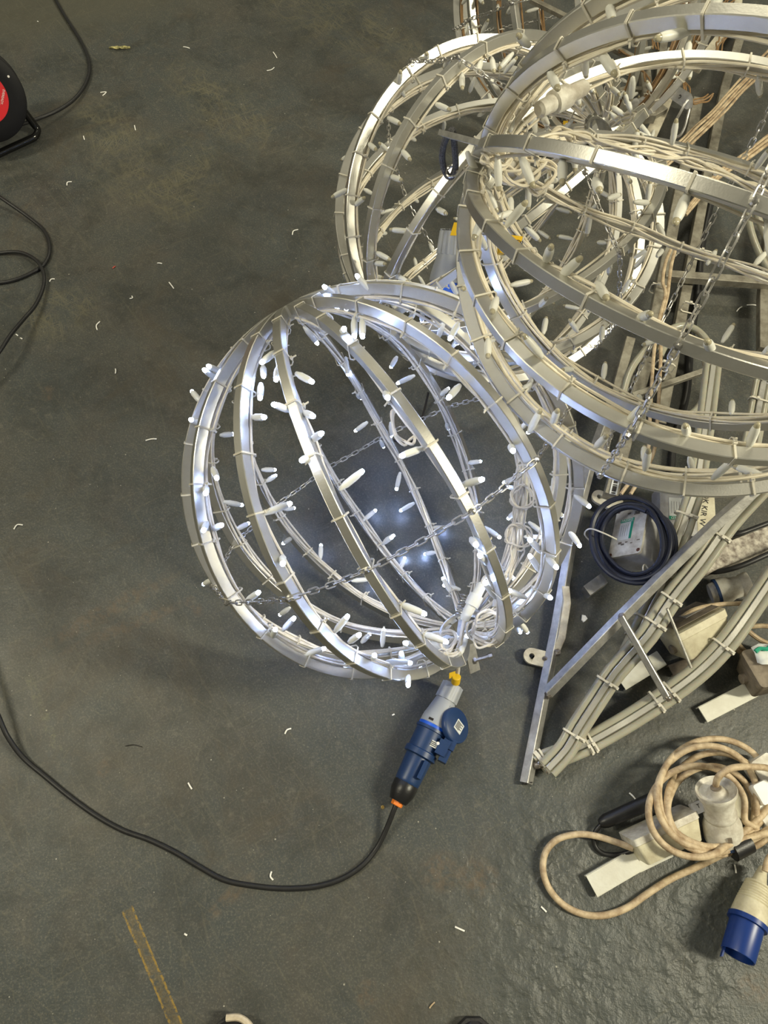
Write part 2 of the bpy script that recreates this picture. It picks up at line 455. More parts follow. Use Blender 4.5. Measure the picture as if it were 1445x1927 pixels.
# ------------------------------------------------------------------ shared small meshes for the light balls
def lathe_mesh(name, prof, material, seg=10):
    mb = MB()
    for (d, r) in prof:
        for k in range(seg):
            a = 2 * math.pi * k / seg
            mb.v.append(Vector((r * math.cos(a), r * math.sin(a), d)))
    for i in range(len(prof) - 1):
        for k in range(seg):
            l = (k + 1) % seg
            mb.f.append((i * seg + k, i * seg + l, (i + 1) * seg + l, (i + 1) * seg + k))
    mb.f.append(tuple(range(seg))[::-1]); mb.f.append(tuple((len(prof) - 1) * seg + k for k in range(seg)))
    return mb.mesh(name, material)
BULB_PROF = [(0, 0.0016), (0.002, 0.0032), (0.007, 0.0040), (0.0105, 0.0048), (0.012, 0.0051), (0.028, 0.0051), (0.033, 0.0045), (0.0355, 0.0038)]
LENS_PROF = [(0.0350, 0.0036), (0.0385, 0.0034), (0.0405, 0.0028), (0.0418, 0.0016), (0.0421, 0.0004)]
BULB = {'off': lathe_mesh('bulb', BULB_PROF, 'bulb_white'), 'on': lathe_mesh('bulb', BULB_PROF, 'bulb_lit_white')}
LENS = {'off': lathe_mesh('bulb_lens', LENS_PROF, 'lens_clear'), 'on': lathe_mesh('bulb_lens', LENS_PROF, 'lens_glow')}
BULB_L = 0.042
def tie_mesh():                              # a thin strap round the rib and its wires, with head and cut tail
    mb = MB(); w = 0.0013
    hw, o, i = 0.0088, 0.0096, -0.0205
    loop = [Vector((hw, o - 0.001, 0)), Vector((hw - 0.001, o, 0)), Vector((-hw + 0.001, o, 0)), Vector((-hw, o - 0.001, 0)),
            Vector((-hw, i + 0.004, 0)), Vector((-hw + 0.004, i, 0)), Vector((hw - 0.004, i, 0)), Vector((hw, i + 0.004, 0))]
    n = len(loop); b = len(mb.v)
    cx = Vector((0, (o + i) / 2, 0))
    for p in loop:
        d = (p - cx).normalized() * 0.0006
        for q in (p - d + Vector((0, 0, -w)), p + d + Vector((0, 0, -w)), p + d + Vector((0, 0, w)), p - d + Vector((0, 0, w))): mb.v.append(q)
    for k in range(n):
        l = (k + 1) % n
        for e in range(4):
            g = (e + 1) % 4
            mb.f.append((b + k * 4 + e, b + k * 4 + g, b + l * 4 + g, b + l * 4 + e))
    mb.box(Vector((hw + 0.001, -0.010, 0)), Vector((0.0017, 0, 0)), Vector((0, 0.0022, 0)), Vector((0, 0, 0.0022)))
    mb.box(Vector((hw + 0.005, -0.0105, 0.0006)), Vector((0.0035, -0.0008, 0.001)), Vector((0, 0.0006, 0)), Vector((0, 0, 0.0012)))
    return mb.mesh('cable_tie', 'tie_white', None, False)
TIE = tie_mesh()

def link_ring(c, d, side, L, W, r, mb):
    """one oval chain link: c centre, d long direction, side the flat direction"""
    pts = []
    hl = L / 2 - W / 2
    for k in range(6):
        a = -math.pi / 2 + math.pi * k / 5
        pts.append(c + d * (hl + W / 2 * math.cos(a)) + side * (W / 2 * math.sin(a)))
    for k in range(6):
        a = math.pi / 2 + math.pi * k / 5
        pts.append(c + d * (-hl + W / 2 * math.cos(a)) + side * (W / 2 * math.sin(a)))
    nrm = d.cross(side).normalized()
    n = len(pts); fr = []
    for i in range(n):
        t = (pts[(i + 1) % n] - pts[i - 1]).normalized()
        fr.append((nrm, t.cross(nrm).normalized()))
    mb.ring_sweep(pts, fr, circ(r, 5), True)
def chain_mb(path, pitch=0.0140, L=0.0176, W=0.0074, r=0.00115, mb=None):
    mb = mb or MB()
    # resample the path at the pitch
    acc = [0.0]
    for i in range(1, len(path)): acc.append(acc[-1] + (path[i] - path[i - 1]).length)
    tot = acc[-1]; n = max(2, int(tot / pitch)); j = 0; q = []
    for k in range(n + 1):
        s = tot * k / n
        while j < len(acc) - 2 and acc[j + 1] < s: j += 1
        f = (s - acc[j]) / max(acc[j + 1] - acc[j], 1e-9)
        q.append(path[j].lerp(path[j + 1], f))
    tw = random.Random(3)
    for k in range(n):
        d = (q[k + 1] - q[k]).normalized(); c = (q[k] + q[k + 1]) / 2
        u = d.cross(Vector((0.2, 0.1, 1))).normalized(); v = d.cross(u)
        a = (math.pi / 2 if k % 2 else 0) + 0.6 + tw.uniform(-0.25, 0.25)
        link_ring(c, d, u * math.cos(a) + v * math.sin(a), L, W, r, mb)
    return mb

# ------------------------------------------------------------------ a light ball
class Ball:
    def __init__(s, c, R, az, el, angs, name, label, group, lit, wire='white_wire', seed=1, hub=0.030):
        s.c = Vector(c); s.R = R; s.lit = lit; s.wire = wire; s.rnd = random.Random(seed); s.hub = hub
        s.n = Vector((math.cos(el) * math.cos(az), math.cos(el) * math.sin(az), math.sin(el)))
        s.t = s.n.cross(Vector((0, 0, 1))).normalized(); s.s = s.n.cross(s.t)
        s.angs = [math.radians(a) for a in angs]
        s.root = thing(name, s.c - Vector((0, 0, R)), label, 'light ball', group)
        s.used = [[] for _ in angs]
        s.T0 = Matrix.Translation(-s.root.location)
    def e(s, i): return s.t * math.cos(s.angs[i]) + s.s * math.sin(s.angs[i])
    def frame(s, i, ph):
        e = s.e(i); rad = s.n * math.cos(ph) + e * math.sin(ph); al = -s.n * math.sin(ph) + e * math.cos(ph)
        return rad, al, al.cross(rad).normalized()
    def pt(s, i, ph, dr=0.0, dl=0.0):
        rad, al, la = s.frame(i, ph)
        return s.c + rad * (s.R + dr) + la * dl
    def ribs(s, w=0.0140, h=0.0170, seg=56):
        a0 = s.hub / s.R
        for i in range(len(s.angs)):
            pts, fr = [], []
            for k in range(seg + 1):
                ph = a0 + (math.pi - 2 * a0) * k / seg
                rad, al, la = s.frame(i, ph)
                pts.append(s.c + rad * s.R); fr.append((la, rad))
            mb = MB(); mb.ring_sweep(pts, fr, rectp(w, h, 0.0010))
            build(mb, 'rib', 'aluminium', s.root)
    def hubs(s):
        for sg, r in ((1, s.hub + 0.006), (-1, s.hub + 0.012)):
            base = s.c + s.n * (s.R - 0.006) * sg
            pts, fr = [], []
            for k in range(28):
                a = 2 * math.pi * k / 28
                d = s.t * math.cos(a) + s.s * math.sin(a)
                pts.append(base + d * r); fr.append((d, s.n))
            mb = MB(); mb.ring_sweep(pts, fr, rectp(0.005, 0.024, 0.0006), True)
            build(mb, 'hub_ring', 'aluminium', s.root)
            mb = MB()
            d1 = (s.t * 0.6 + s.s * 0.8).normalized(); d2 = s.n.cross(d1)
            mb.box(base, d1 * r, d2 * 0.011, s.n * 0.003)
            build(mb, 'hub_plate', 'dull_aluminium', s.root, False)
    def strands(s, count=3, r=0.0019):
        for i in range(len(s.angs)):
            for q in range(count):
                pts = []; m = 20; ph0 = s.rnd.uniform(0, 6.28); f = s.rnd.uniform(2.0, 4.5)
                for k in range(m + 1):
                    u = k / m; ph = 0.14 + (math.pi - 0.28) * u
                    dl = (q - (count - 1) / 2) * 0.0038 + 0.0038 * math.sin(ph0 + f * 6.28 * u) + s.rnd.uniform(-0.0012, 0.0012)
                    dr = -0.0115 - 0.0030 * (0.5 + 0.5 * math.cos(ph0 * 2 + f * 5.1 * u)) - 0.0016 * (q % 2) + s.rnd.uniform(-0.001, 0.001)
                    pts.append(s.pt(i, ph, dr, dl))
                tube('wire', pts, r, s.wire, s.root, 6, 3)
    def ties(s, gap=0.27):
        for i in range(len(s.angs)):
            ph = 0.22 + s.rnd.uniform(0, 0.12)
            while ph < math.pi - 0.2:
                rad, al, la = s.frame(i, ph)
                if s.rnd.random() < 0.5: la = -la; al = -al
                p = s.c + rad * s.R
                M = Matrix(((la.x, rad.x, al.x, p.x), (la.y, rad.y, al.y, p.y), (la.z, rad.z, al.z, p.z), (0, 0, 0, 1)))
                link('cable_tie', TIE, s.root, s.T0 @ M)
                ph += gap * s.rnd.uniform(0.8, 1.2)
    def bulb(s, base, d, on=None):
        st = 'on' if (s.lit if on is None else on) else 'off'
        x, y, z = basis(d, Vector((0.31, 0.7, 0.64)))
        M = Matrix(((x.x, y.x, z.x, base.x), (x.y, y.y, z.y, base.y), (x.z, y.z, z.z, base.z), (0, 0, 0, 1)))
        o = link('bulb', BULB[st], s.root, s.T0 @ M)
        link('bulb_lens', LENS[st], o)
    def nearest(s, px, py):
        """rib points that project close to a pixel: list of (pixel distance, depth, rib, ph)"""
        out = []
        for i in range(len(s.angs)):
            best = None
            for half in (0, 1):
                pass
            for k in range(4, 157):
                ph = math.pi * k / 160
                x, y, z = proj(s.pt(i, ph, -0.012))
                dd = (x - px) ** 2 + (y - py) ** 2
                if best is None or dd < best[0]: best = (dd, z, i, ph)
            out.append((math.sqrt(best[0]), best[1], best[2], best[3]))
        out.sort()
        return out
    def bulbs_at(s, lst):
        for t in lst:
            bx, by, tx, ty = t[:4]
            c = s.nearest(bx, by)
            near = [q for q in c if q[0] < 16] or c[:1]
            near.sort(key=lambda q: q[1])
            q = near[0] if (len(t) < 5 or t[4] == 0) else near[-1]
            base = atz(bx, by, q[1])
            r = ray(tx, ty)                  # the tip lies on this sight line, one bulb length from the base
            a = r.dot(r); b = -2 * r.dot(base - CAM); cc = (base - CAM).length_squared - BULB_L ** 2
            D = b * b - 4 * a * cc
            if D >= 0:
                k1, k2 = (-b - math.sqrt(D)) / (2 * a), (-b + math.sqrt(D)) / (2 * a)
                tip1, tip2 = CAM + r * k1, CAM + r * k2
                tip = tip1 if (tip1 - s.c).length > (tip2 - s.c).length else tip2
                if tip.z < 0.006: tip = tip1
            else:
                tip = CAM + r * (-b / (2 * a))
            s.bulb(base, (tip - base).normalized())
            s.used[q[2]].append(q[3])
    def fill(s, gap=0.26, keep=lambda i, ph: True, clear=0.15):
        for i in range(len(s.angs)):
            ph = 0.2 + s.rnd.uniform(0, gap)
            while ph < math.pi - 0.2:
                if keep(i, ph) and all(abs(ph - u) > clear for u in s.used[i]):
                    rad, al, la = s.frame(i, ph)
                    sg = s.rnd.choice((-1, 1))
                    base = s.pt(i, ph, -0.014, sg * 0.006)
                    d = la * sg * s.rnd.uniform(0.5, 1) + rad * s.rnd.uniform(-0.7, 0.5) + al * s.rnd.uniform(-0.8, 0.8)
                    if base.z + d.normalized().z * BULB_L < 0.008: d.z = abs(d.z)
                    s.bulb(base, d.normalized())
                    s.used[i].append(ph)
                ph += gap * s.rnd.uniform(0.75, 1.3)
    def chain(s, off=0.0, slack=0.004, mat='chain_steel'):
        ph = math.pi / 2 + off
        order = sorted(range(len(s.angs)), key=lambda i: s.angs[i] % (2 * math.pi))
        path = []; m = len(order)
        for k in range(m + 1):
            i = order[k % m]; j = order[(k + 1) % m]
            p = s.pt(i, ph, 0.0105); path.append(p)
            if k < m:
                p2 = s.pt(j, ph, 0.0105); mid = (p + p2) / 2
                path.append(mid + Vector((0, 0, -slack)))
        build(chain_mb(path), 'chain', mat, s.root)
        for i in order:                      # the screw that holds the chain to each rib
            rad, al, la = s.frame(i, ph)
            p = s.c + rad * (s.R + 0.008)
            lathe('chain_screw', p, rad, [(0, 0.0046), (0.002, 0.0048), (0.004, 0.0040), (0.007, 0.0028), (0.0075, 0.001)], 'bolt_steel', s.root, 8)

LIT_ANG = [12, 38, 63.5, 89.1, 116.6, 140.1, 170.5, 192.7, 219.6, 241.0, 267.9, 289.7, 319.9, 346]
BIG_ANG = [18.5, 43.8, 70, 96.4, 131.3, 156, 181.7, 203.7, 227.2, 254.4, 270.5, 301, 327, 352.9]
THIRD_ANG = [0.5, 26, 51, 77, 102.5, 127.5, 153.1, 178.9, 202.4, 227.8, 252.7, 278.8, 306, 333]
LIT_BULBS = [(632,556,608,538),(703,555,669,516),(416,700,390,688),(411,716,382,694),(377,756,360,735),(377,797,357,789),(521,660,490,684),
(524,689,519,717),(495,689,496,710),(491,721,489,752),(556,702,590,720),(571,613,606,658),(666,597,667,637),(682,597,682,637),(642,631,648,617),
(548,773,512,760),(571,776,591,784),(474,785,500,785),(414,819,440,817),(585,829,607,814),(582,860,566,867),(492,884,519,884),(692,794,667,812,1),
(650,671,655,708,1),(747,671,735,692,1),(781,706,742,724,1),(828,744,845,730,1),(866,724,842,751),(725,738,730,750),(837,599,822,642),(781,587,765,608),
(794,587,794,605),(863,607,845,640),(735,794,736,823),(796,843,752,859),(877,872,906,868,1),(953,776,986,759),(1002,721,944,759),(979,808,997,788),
(1025,799,991,815),(858,636,861,647,1),(876,640,879,651,1),(908,676,912,688,1),(930,733,936,742,1),(840,798,844,808,1),(960,838,966,850),
(400,880,409,902),(388,916,387,930),(420,944,458,951,1),(445,996,469,984,1),(400,996,419,987),(390,982,382,1000),(496,967,550,946),(534,958,555,956,1),
(501,906,520,894,1),(556,1007,531,1024,1),(603,1052,604,1024,1),(532,1046,532,1063),(402,1090,382,1100),(462,1132,489,1113),(546,1143,525,1158),
(531,1187,555,1161),(512,1201,519,1182),(629,1190,656,1157),(567,1234,617,1218),(625,1251,651,1244),(656,1209,678,1193,1),(680,1209,696,1193,1),
(719,1218,722,1183,1),(683,980,708,959,1),(638,922,686,883),(719,1024,739,1010,1),(661,1093,697,1090,1),(702,1240,705,1232),
(753,888,745,926,1),(780,946,752,962,1),(813,993,839,993,1),(820,1039,798,1043,1),(753,1071,762,1049,1),(723,1018,742,1007,1),(867,913,911,901),
(911,991,944,1014,1),(886,1013,897,1027),(941,1065,977,1099),(933,1126,911,1093),(991,1126,955,1110),(919,1063,901,1043,1),(850,1118,832,1086,1),
(867,1110,833,1101,1),(828,1157,824,1143,1),(750,1135,803,1157),(792,1190,850,1212),(803,1218,759,1209),(726,1245,780,1248),(831,1251,781,1259),
(767,1268,768,1292),(756,1248,755,1227),(863,1237,881,1190),(977,897,946,909),(980,922,955,916,1),(975,958,955,977,1),(994,982,1027,1007,1),
(986,1010,1020,1011,1),(969,1018,969,991,1),(1024,1043,994,1013),(1027,1046,1049,1070),(1019,1079,995,1043),(977,1085,997,1068,1),(1074,924,1112,956),
(1066,991,1094,1032),(1044,963,1059,971),(961,1171,980,1191),(980,1173,993,1191),(1024,1118,1037,1126),(672,742,679,750,1),(716,829,722,842,1)]
BIG_BULBS = [(1026,495,1038,461),(1052,523,1095,483),(1111,402,1104,445,1),(1058,297,1058,349),(925,325,959,347),(878,285,900,333),(909,345,937,402),
(933,410,967,398,1),(957,483,917,495),(994,345,994,396,1),(1026,341,1050,339,1),(1119,337,1129,361,1),(1143,374,1168,366,1),(1192,380,1224,382,1),
(1022,629,1028,596,1),(1135,714,1139,681,1),(1200,600,1226,590),(1358,645,1382,608),(1419,499,1443,473,1),(1180,795,1212,762),(1204,762,1202,742,1),
(1376,780,1378,752,1),(1407,843,1427,795),(1293,819,1289,799),(1297,859,1305,892),(1212,868,1212,839),(1119,843,1143,819),(1038,799,1050,770),
(994,815,1018,770),(1295,361,1269,424,1),(1131,641,1135,612),(1123,531,1143,564),(1192,289,1200,244),(1346,329,1350,305,1),(1236,483,1251,463,1),
(1297,60,1231,73),(1128,95,1159,144),(1145,6,1154,43),(1099,98,1103,147,1),(1191,144,1187,190,1),(1200,32,1214,0),(1293,109,1297,78,1),
(1032,130,1051,170),(996,87,974,65),(1008,250,996,178),(961,247,962,199),(1032,235,1008,203,1),(935,560,925,590),(1003,712,985,745),(1340,665,1330,640),
(900,440,915,470,1),(930,300,962,330),(1075,160,1092,200,1),(1250,448,1236,420,1),(1330,498,1348,470,1)]
THIRD_BULBS = [(802,116,803,99),(749,163,754,132),(850,105,834,128),(729,221,755,234),(818,195,848,208),(869,137,870,169),(893,145,882,177),(906,113,898,137),
(925,108,930,137),(966,99,937,131),(693,270,709,283),(664,291,642,301),(768,256,783,265,1),(755,282,773,302),(733,331,758,340),(656,355,623,372),
(684,356,701,365,1),(667,387,687,371),(742,394,714,403,1),(777,372,787,381,1),(821,392,841,403),(899,218,914,209,1),(706,474,736,490),(703,495,727,497),
(744,517,769,532),(817,478,807,455,1),(785,507,779,484,1),(787,519,800,540,1),(715,439,728,439,1),(650,440,660,462),(1172,588,1185,560),(1010,580,1030,560)]

lit = Ball((-0.0021, 0.5731, 0.3400), 0.3313, 2.2122, 0.6774, LIT_ANG, 'light_ball',
           'glowing light ball of curved aluminium ribs, its white bulbs switched on', 'aluminium light balls', True, 'white_wire', 5)
big = Ball((0.4367, 0.7263, 0.7406), 0.3313, 2.6590, 0.0053, BIG_ANG, 'light_ball',
           'unlit light ball stacked highest, nearest the camera and cut by the picture edge', 'aluminium light balls', False, 'cream_wire', 8)
third = Ball((0.2370, 1.1948, 0.3420), 0.3325, 0.7242, 0.1693, THIRD_ANG, 'light_ball',
             'unlit light ball standing on the floor behind the glowing one', 'aluminium light balls', False, 'cream_wire', 12)
fourth = Ball((0.52, 1.99, 0.3420), 0.3313, 1.9, 0.9, [k * 25.7 + 7 for k in range(14)], 'light_ball',
              'unlit light ball with brown wires at the far top edge of the photo', 'aluminium light balls', False, 'brown_wire', 21)
for bl, lst in ((lit, LIT_BULBS), (big, BIG_BULBS), (third, THIRD_BULBS), (fourth, [])):
    bl.ribs(); bl.hubs(); bl.strands(3 if bl.lit else 4, 0.0021); bl.ties(); bl.bulbs_at(lst); bl.chain()
lit.fill(0.27, lambda i, ph: i in (0, 12, 13) and ph < 2.2)
big.fill(0.24, clear=0.16)
third.fill(0.25, clear=0.16)
fourth.fill(0.24)

# ------------------------------------------------------------------ extra fittings on the light balls
def wavy(path, amp, seed, n=26):
    rnd = random.Random(seed); P = catmull(path, 8); out = []
    for k in range(n + 1):
        p = P[min(int(k / n * (len(P) - 1)), len(P) - 1)]
        out.append(p + Vector((rnd.uniform(-1, 1), rnd.uniform(-1, 1), rnd.uniform(-1, 1))) * amp)
    return out
def loops(name, c, u, v, r, n, wire_r, material, parent, seed, jit=0.25):
    rnd = random.Random(seed); pts = []
    m = 9
    w = u.cross(v).normalized()
    for k in range(n * m + 1):
        a = 2 * math.pi * k / m
        rr = r * (1 + rnd.uniform(-jit, jit))
        pts.append(c + u * rr * math.cos(a) + v * rr * math.sin(a) + w * (rnd.uniform(-1, 1) * r * 0.35))
    return tube(name, pts, wire_r, material, parent, 6, 4)
def inline_connector(p0, p1, r, parent, material='dirty_white'):
    L = (p1 - p0).length
    return lathe('inline_connector', p0, p1 - p0, [(0, r * 0.45), (L * 0.04, r * 0.7), (L * 0.3, r * 0.74), (L * 0.31, r), (L * 0.36, r * 1.02), (L * 0.55, r * 1.02),
                 (L * 0.6, r), (L * 0.61, r * 0.78), (L * 0.95, r * 0.7), (L, r * 0.45)], material, parent, 16)

# glowing ball: bottom pole fittings, lead, spring, bolt, wire bundle
B = lit.root
pb = lit.c - lit.n * lit.R
inline_connector(atz(908, 1098, 1.16), atz(872, 1168, 1.15), 0.0115, B, 'bulb_white')
tube('lead', [atz(905, 1104, 1.16), atz(915, 1085, 1.17), atz(935, 1100, 1.19), atz(930, 1140, 1.2)], 0.0035, 'white_wire', B, 8)
tube('lead', [atz(874, 1165, 1.15), atz(868, 1200, 1.17), at(863, 1242, 0.14), at(862, 1262, 0.085), at(858, 1290, 0.048)], 0.0036, 'white_wire', B, 8)
sp = []
p0, p1 = atz(874, 1118, 1.17), atz(862, 1160, 1.18)
X, Y, Z = basis(p1 - p0)
for k in range(73):
    a = 2 * math.pi * k / 8
    sp.append(p0 + (p1 - p0) * (k / 72) + X * 0.0055 * math.cos(a) + Y * 0.0055 * math.sin(a))
tube('spring', sp, 0.0011, 'bolt_steel', B, 5, 2)
mb = MB()
pl = at(888, 1238, 0.10); dl_ = (at(880, 1205, 0.13) - at(892, 1262, 0.085)).normalized()
x, y, z = basis(dl_, Vector((0.4, -0.6, 0.7)))
mb.box(pl, x * 0.011, y * 0.0025, z * 0.030); build(mb, 'hanger_lug', 'dull_aluminium', B, False)
lathe('hanger_bolt', at(890, 1243, 0.095), at(931, 1232, 0.095) - at(890, 1243, 0.095),
      [(0, 0.0075), (0.005, 0.0075), (0.0052, 0.0042), (0.030, 0.0042), (0.0302, 0.0058), (0.038, 0.0058), (0.041, 0.003)], 'bolt_steel', B, 6)
for k in range(6):
    o = (k - 2.5) * 4
    tube('wire', wavy([atz(985 + o, 880, 1.36), atz(983 + o * 1.4, 930, 1.37), atz(978 + o, 985, 1.37), atz(972 + o, 1040, 1.36), atz(955 + o, 1085, 1.34), atz(930 + o, 1120, 1.3)], 0.004, 40 + k, 12), 0.0019, 'white_wire', B, 6, 3)
loops('wire_loop', atz(983, 935, 1.36), RGT, UPV, 0.020, 3, 0.0019, 'white_wire', B, 3)
loops('wire_loop', atz(975, 1010, 1.36), RGT, UPV, 0.022, 3, 0.0019, 'white_wire', B, 4)
loops('wire_loop', atz(915, 1185, 1.17), RGT, UPV, 0.026, 4, 0.0021, 'white_wire', B, 5)
loops('wire_loop', atz(842, 1205, 1.2), RGT, UPV, 0.015, 3, 0.0021, 'white_wire', B, 6)
loops('wire_loop', atz(757, 800, 0.96), RGT * 0.7 + UPV * -0.5, UPV, 0.024, 2, 0.0021, 'cream_wire', B, 7)
loops('wire_loop', atz(600, 600, 1.25), RGT, UPV, 0.02, 3, 0.0019, 'white_wire', B, 8)
inline_connector(atz(1047, 898, 1.36), atz(1043, 955, 1.36), 0.013, B, 'bulb_white')
inline_connector(atz(760, 1212, 1.28), atz(842, 1216, 1.22), 0.009, B, 'bulb_white')
# yellow wrap tag on the lead
tagp = at(858, 1279, 0.075)
lathe('cable_tag', tagp, at(862, 1262, 0.085) - at(858, 1290, 0.048), [(-0.009, 0.0075), (-0.008, 0.0085), (0.008, 0.0088), (0.009, 0.0075)], 'yellow_tag', B, 14)
mb = MB(); mb.box(at(851, 1270, 0.083), RGT * 0.006 + UPV * 0.002, UPV * 0.0055, FWD * 0.0006); build(mb, 'cable_tag', 'yellow_tag', B, False)

# top ball: hanging lug with rope sling, pole wiring, connectors, tag
B = big.root
pb = big.c + big.n * big.R
mb = MB()
p0, p1 = atz(836, 252, 0.97), atz(912, 272, 0.90)
x, y, z = basis(p1 - p0, UPV)
mb.box((p0 + p1) / 2, x * 0.010, y * 0.0035, z * ((p1 - p0).length / 2)); build(mb, 'hanger_lug', 'dull_aluminium', B, False)
tube('rope_sling', [atz(850, 246, 0.965), atz(836, 268, 0.99), atz(832, 300, 1.02), atz(840, 328, 1.04), atz(850, 332, 1.04), atz(857, 315, 1.03), atz(856, 285, 1.0), atz(853, 255, 0.975)], 0.0048, 'dark_rope', B, 8, 5, True)
loops('shackle_ring', atz(850, 324, 1.03), RGT, UPV, 0.0075, 1, 0.0018, 'bolt_steel', B, 2, 0.02)
inline_connector(atz(950, 312, 0.93), atz(1012, 333, 0.95), 0.013, B, 'dirty_white')
inline_connector(atz(1012, 208, 0.93), atz(1103, 162, 0.96), 0.0150, B, 'dirty_white')
for k, (px, py, zz, r) in enumerate(((950, 300, 0.92, 0.022), (975, 310, 0.93, 0.030), (935, 295, 0.90, 0.018), (1005, 325, 0.95, 0.026), (1060, 262, 1.03, 0.018))):
    loops('wire_loop', atz(px, py, zz), (RGT + FWD * 0.3).normalized(), (UPV * 0.8 + FWD * 0.3).normalized(), r, 3, 0.0021, 'cream_wire', B, 60 + k)
for k in range(7):
    tube('wire', wavy([atz(1000, 268, 1.0), atz(1060, 255, 1.03), atz(1130, 268, 1.05), atz(1210, 285, 1.06), atz(1300, 303, 1.07), atz(1380, 335, 1.07), atz(1470, 380, 1.06)], 0.0060, 80 + k, 12), 0.0021, 'cream_wire', B, 6, 4)
mb = MB(); cT = atz(966, 452, 0.95)
a, b_ = atz(953, 441, 0.95), atz(984, 445, 0.95); c_, d_ = atz(978, 464, 0.95), atz(968, 462, 0.95)
for p in (a, b_, c_, d_): mb.v.append(p)
for p in (a, b_, c_, d_): mb.v.append(p + FWD * 0.0008)
mb.f += [(0, 1, 2, 3), (7, 6, 5, 4), (0, 4, 5, 1), (1, 5, 6, 2), (2, 6, 7, 3), (3, 7, 4, 0)]
tg = build(mb, 'cable_tag', 'yellow_tag', B, False)
text('lettering', 'ICO', atz(972, 455, 0.9485), (atz(964, 454, 1) - atz(976, 457, 1)), -UPV, 0.010, 'ink', B)
lathe('cable_tag', atz(942, 478, 1.02), UPV, [(0, 0.005), (0.01, 0.005)], 'yellow_tag', B, 10)

# ------------------------------------------------------------------ industrial plugs and sockets
def add_label(parent, c, u, v, lines, ink='ink'):
    """white sticker with rows of small print"""
    s = quad('sticker', c, u, v, 'white_sticker', parent, 0.0005)
    n = u.cross(v).normalized()
    for k in range(lines):
        f = 0.75 - 1.5 * (k + 0.5) / lines
        w = 0.8 if k % 2 == 0 else 0.55
        quad('print_line', c + n * 0.0008 + v * f - u * (0.85 - w) , u * w, v * (0.35 / lines), ink, s, 0.0002)
    return s
# grey plug pushed into the blue socket, lying in front of the glowing ball
g0 = at(853, 1288, 0.040); g1 = at(741, 1524, 0.030)
ax = (g1 - g0).normalized(); LEN = (g1 - g0).length
side = ax.cross(Vector((0, 0, 1))).normalized()
P = thing('power_plug', at(840, 1320, 0), 'grey ribbed power plug pushed into the dark blue socket', 'plug')
lathe('gland_nut', g0, ax, [(0, 0.015), (0.001, 0.0215), (0.034, 0.0225), (0.035, 0.019)], 'grey_plug', P, 48, 8, 0.10)
lathe('plug_body', g0, ax, [(0.034, 0.0195), (0.037, 0.0205), (0.040, 0.0212), (0.060, 0.0250), (0.072, 0.0278), (0.080, 0.0285), (0.088, 0.0285), (0.0885, 0.024)], 'grey_plug', P, 28)
lathe('blue_rim', g0, ax, [(0.088, 0.0278), (0.0885, 0.0288), (0.094, 0.0288), (0.0945, 0.027)], 'bright_blue', P, 28)
for a in (-0.9, 0.35):
    d = (Vector((0, 0, 1)) * math.cos(a) + side * math.sin(a))
    mb = MB(); mb.box(g0 + ax * 0.083 + d * 0.0284, ax * 0.0022, d.cross(ax) * 0.0048, d * 0.0008); build(mb, 'slot', 'hole_dark', P, False)
for k in range(14):
    a = -0.55 + 0.04 * (k % 3); s_ = 0.044 + 0.0042 * (k // 2)
    a = -0.75 + 0.16 * (k % 2) + 0.03 * (k // 2)
    d = (Vector((0, 0, 1)) * math.cos(a) + side * math.sin(a))
    lathe('grip_dot', g0 + ax * s_ + d * (0.0215 + 0.00018 * (s_ - 0.04) * 1000), d, [(0, 0.0013), (0.0008, 0.001)], 'grey_plug', P, 6)
S = thing('power_socket', at(790, 1430, 0), 'dark blue trailing socket with its round hinged lid open', 'socket')
lathe('socket_collar', g0, ax, [(0.094, 0.027), (0.0945, 0.0312), (0.100, 0.0314), (0.101, 0.0290), (0.108, 0.0288), (0.138, 0.0285), (0.140, 0.0315), (0.150, 0.0318), (0.152, 0.0285)], 'blue_socket', S, 32)
lathe('socket_body', g0, ax, [(0.150, 0.0255), (0.153, 0.0258), (0.198, 0.0240), (0.202, 0.0236), (0.204, 0.0225)], 'blue_socket', S, 16)
lathe('cap_nut', g0, ax, [(0.203, 0.0225), (0.205, 0.0238), (0.222, 0.0232), (0.238, 0.0175), (0.240, 0.0160)], 'black_plastic', S, 12)
lathe('orange_gland', g0, ax, [(0.238, 0.0110), (0.2385, 0.0115), (0.247, 0.0112), (0.248, 0.0100)], 'orange_plastic', S, 18, 9, 0.08)
# hinged lid standing open beside the socket
lidc = at(859, 1365, 0.052)
ln = (CAM - lidc).normalized() * 0.70 + Vector((0.70, 0.12, 0.0)); ln.normalize()
lid = lathe('lid', lidc - ln * 0.004, ln, [(-0.006, 0.0315), (-0.004, 0.0335), (0.003, 0.0338), (0.005, 0.0325), (0.0055, 0.028), (0.0062, 0.0268), (0.0064, 0.001)], 'blue_socket', S, 36)
lu = (at(868, 1361, 0.05) - at(855, 1353, 0.05)); lu = (lu - ln * lu.dot(ln)).normalized(); lv = ln.cross(lu)
add_label(lid, lidc + ln * 0.0032 + lu * 0.004, lu * 0.0100, lv * 0.0112, 6)
hx = g0 + ax * 0.140 - side * 0.0
for (px, py, h, sx, sy, sz) in ((832, 1408, 0.055, 0.014, 0.010, 0.010), (845, 1400, 0.052, 0.010, 0.012, 0.009), (836, 1423, 0.048, 0.012, 0.008, 0.012)):
    mb = MB(); mb.box(at(px, py, h), ax * sx, side * sy, Vector((0, 0, sz))); build(mb, 'hinge_block', 'blue_socket', S, False)
mb = MB(); mb.box(at(795, 1449, 0.058), ax * 0.017, side * 0.004, Vector((0, 0, 0.006))); build(mb, 'latch', 'blue_socket', S, False)
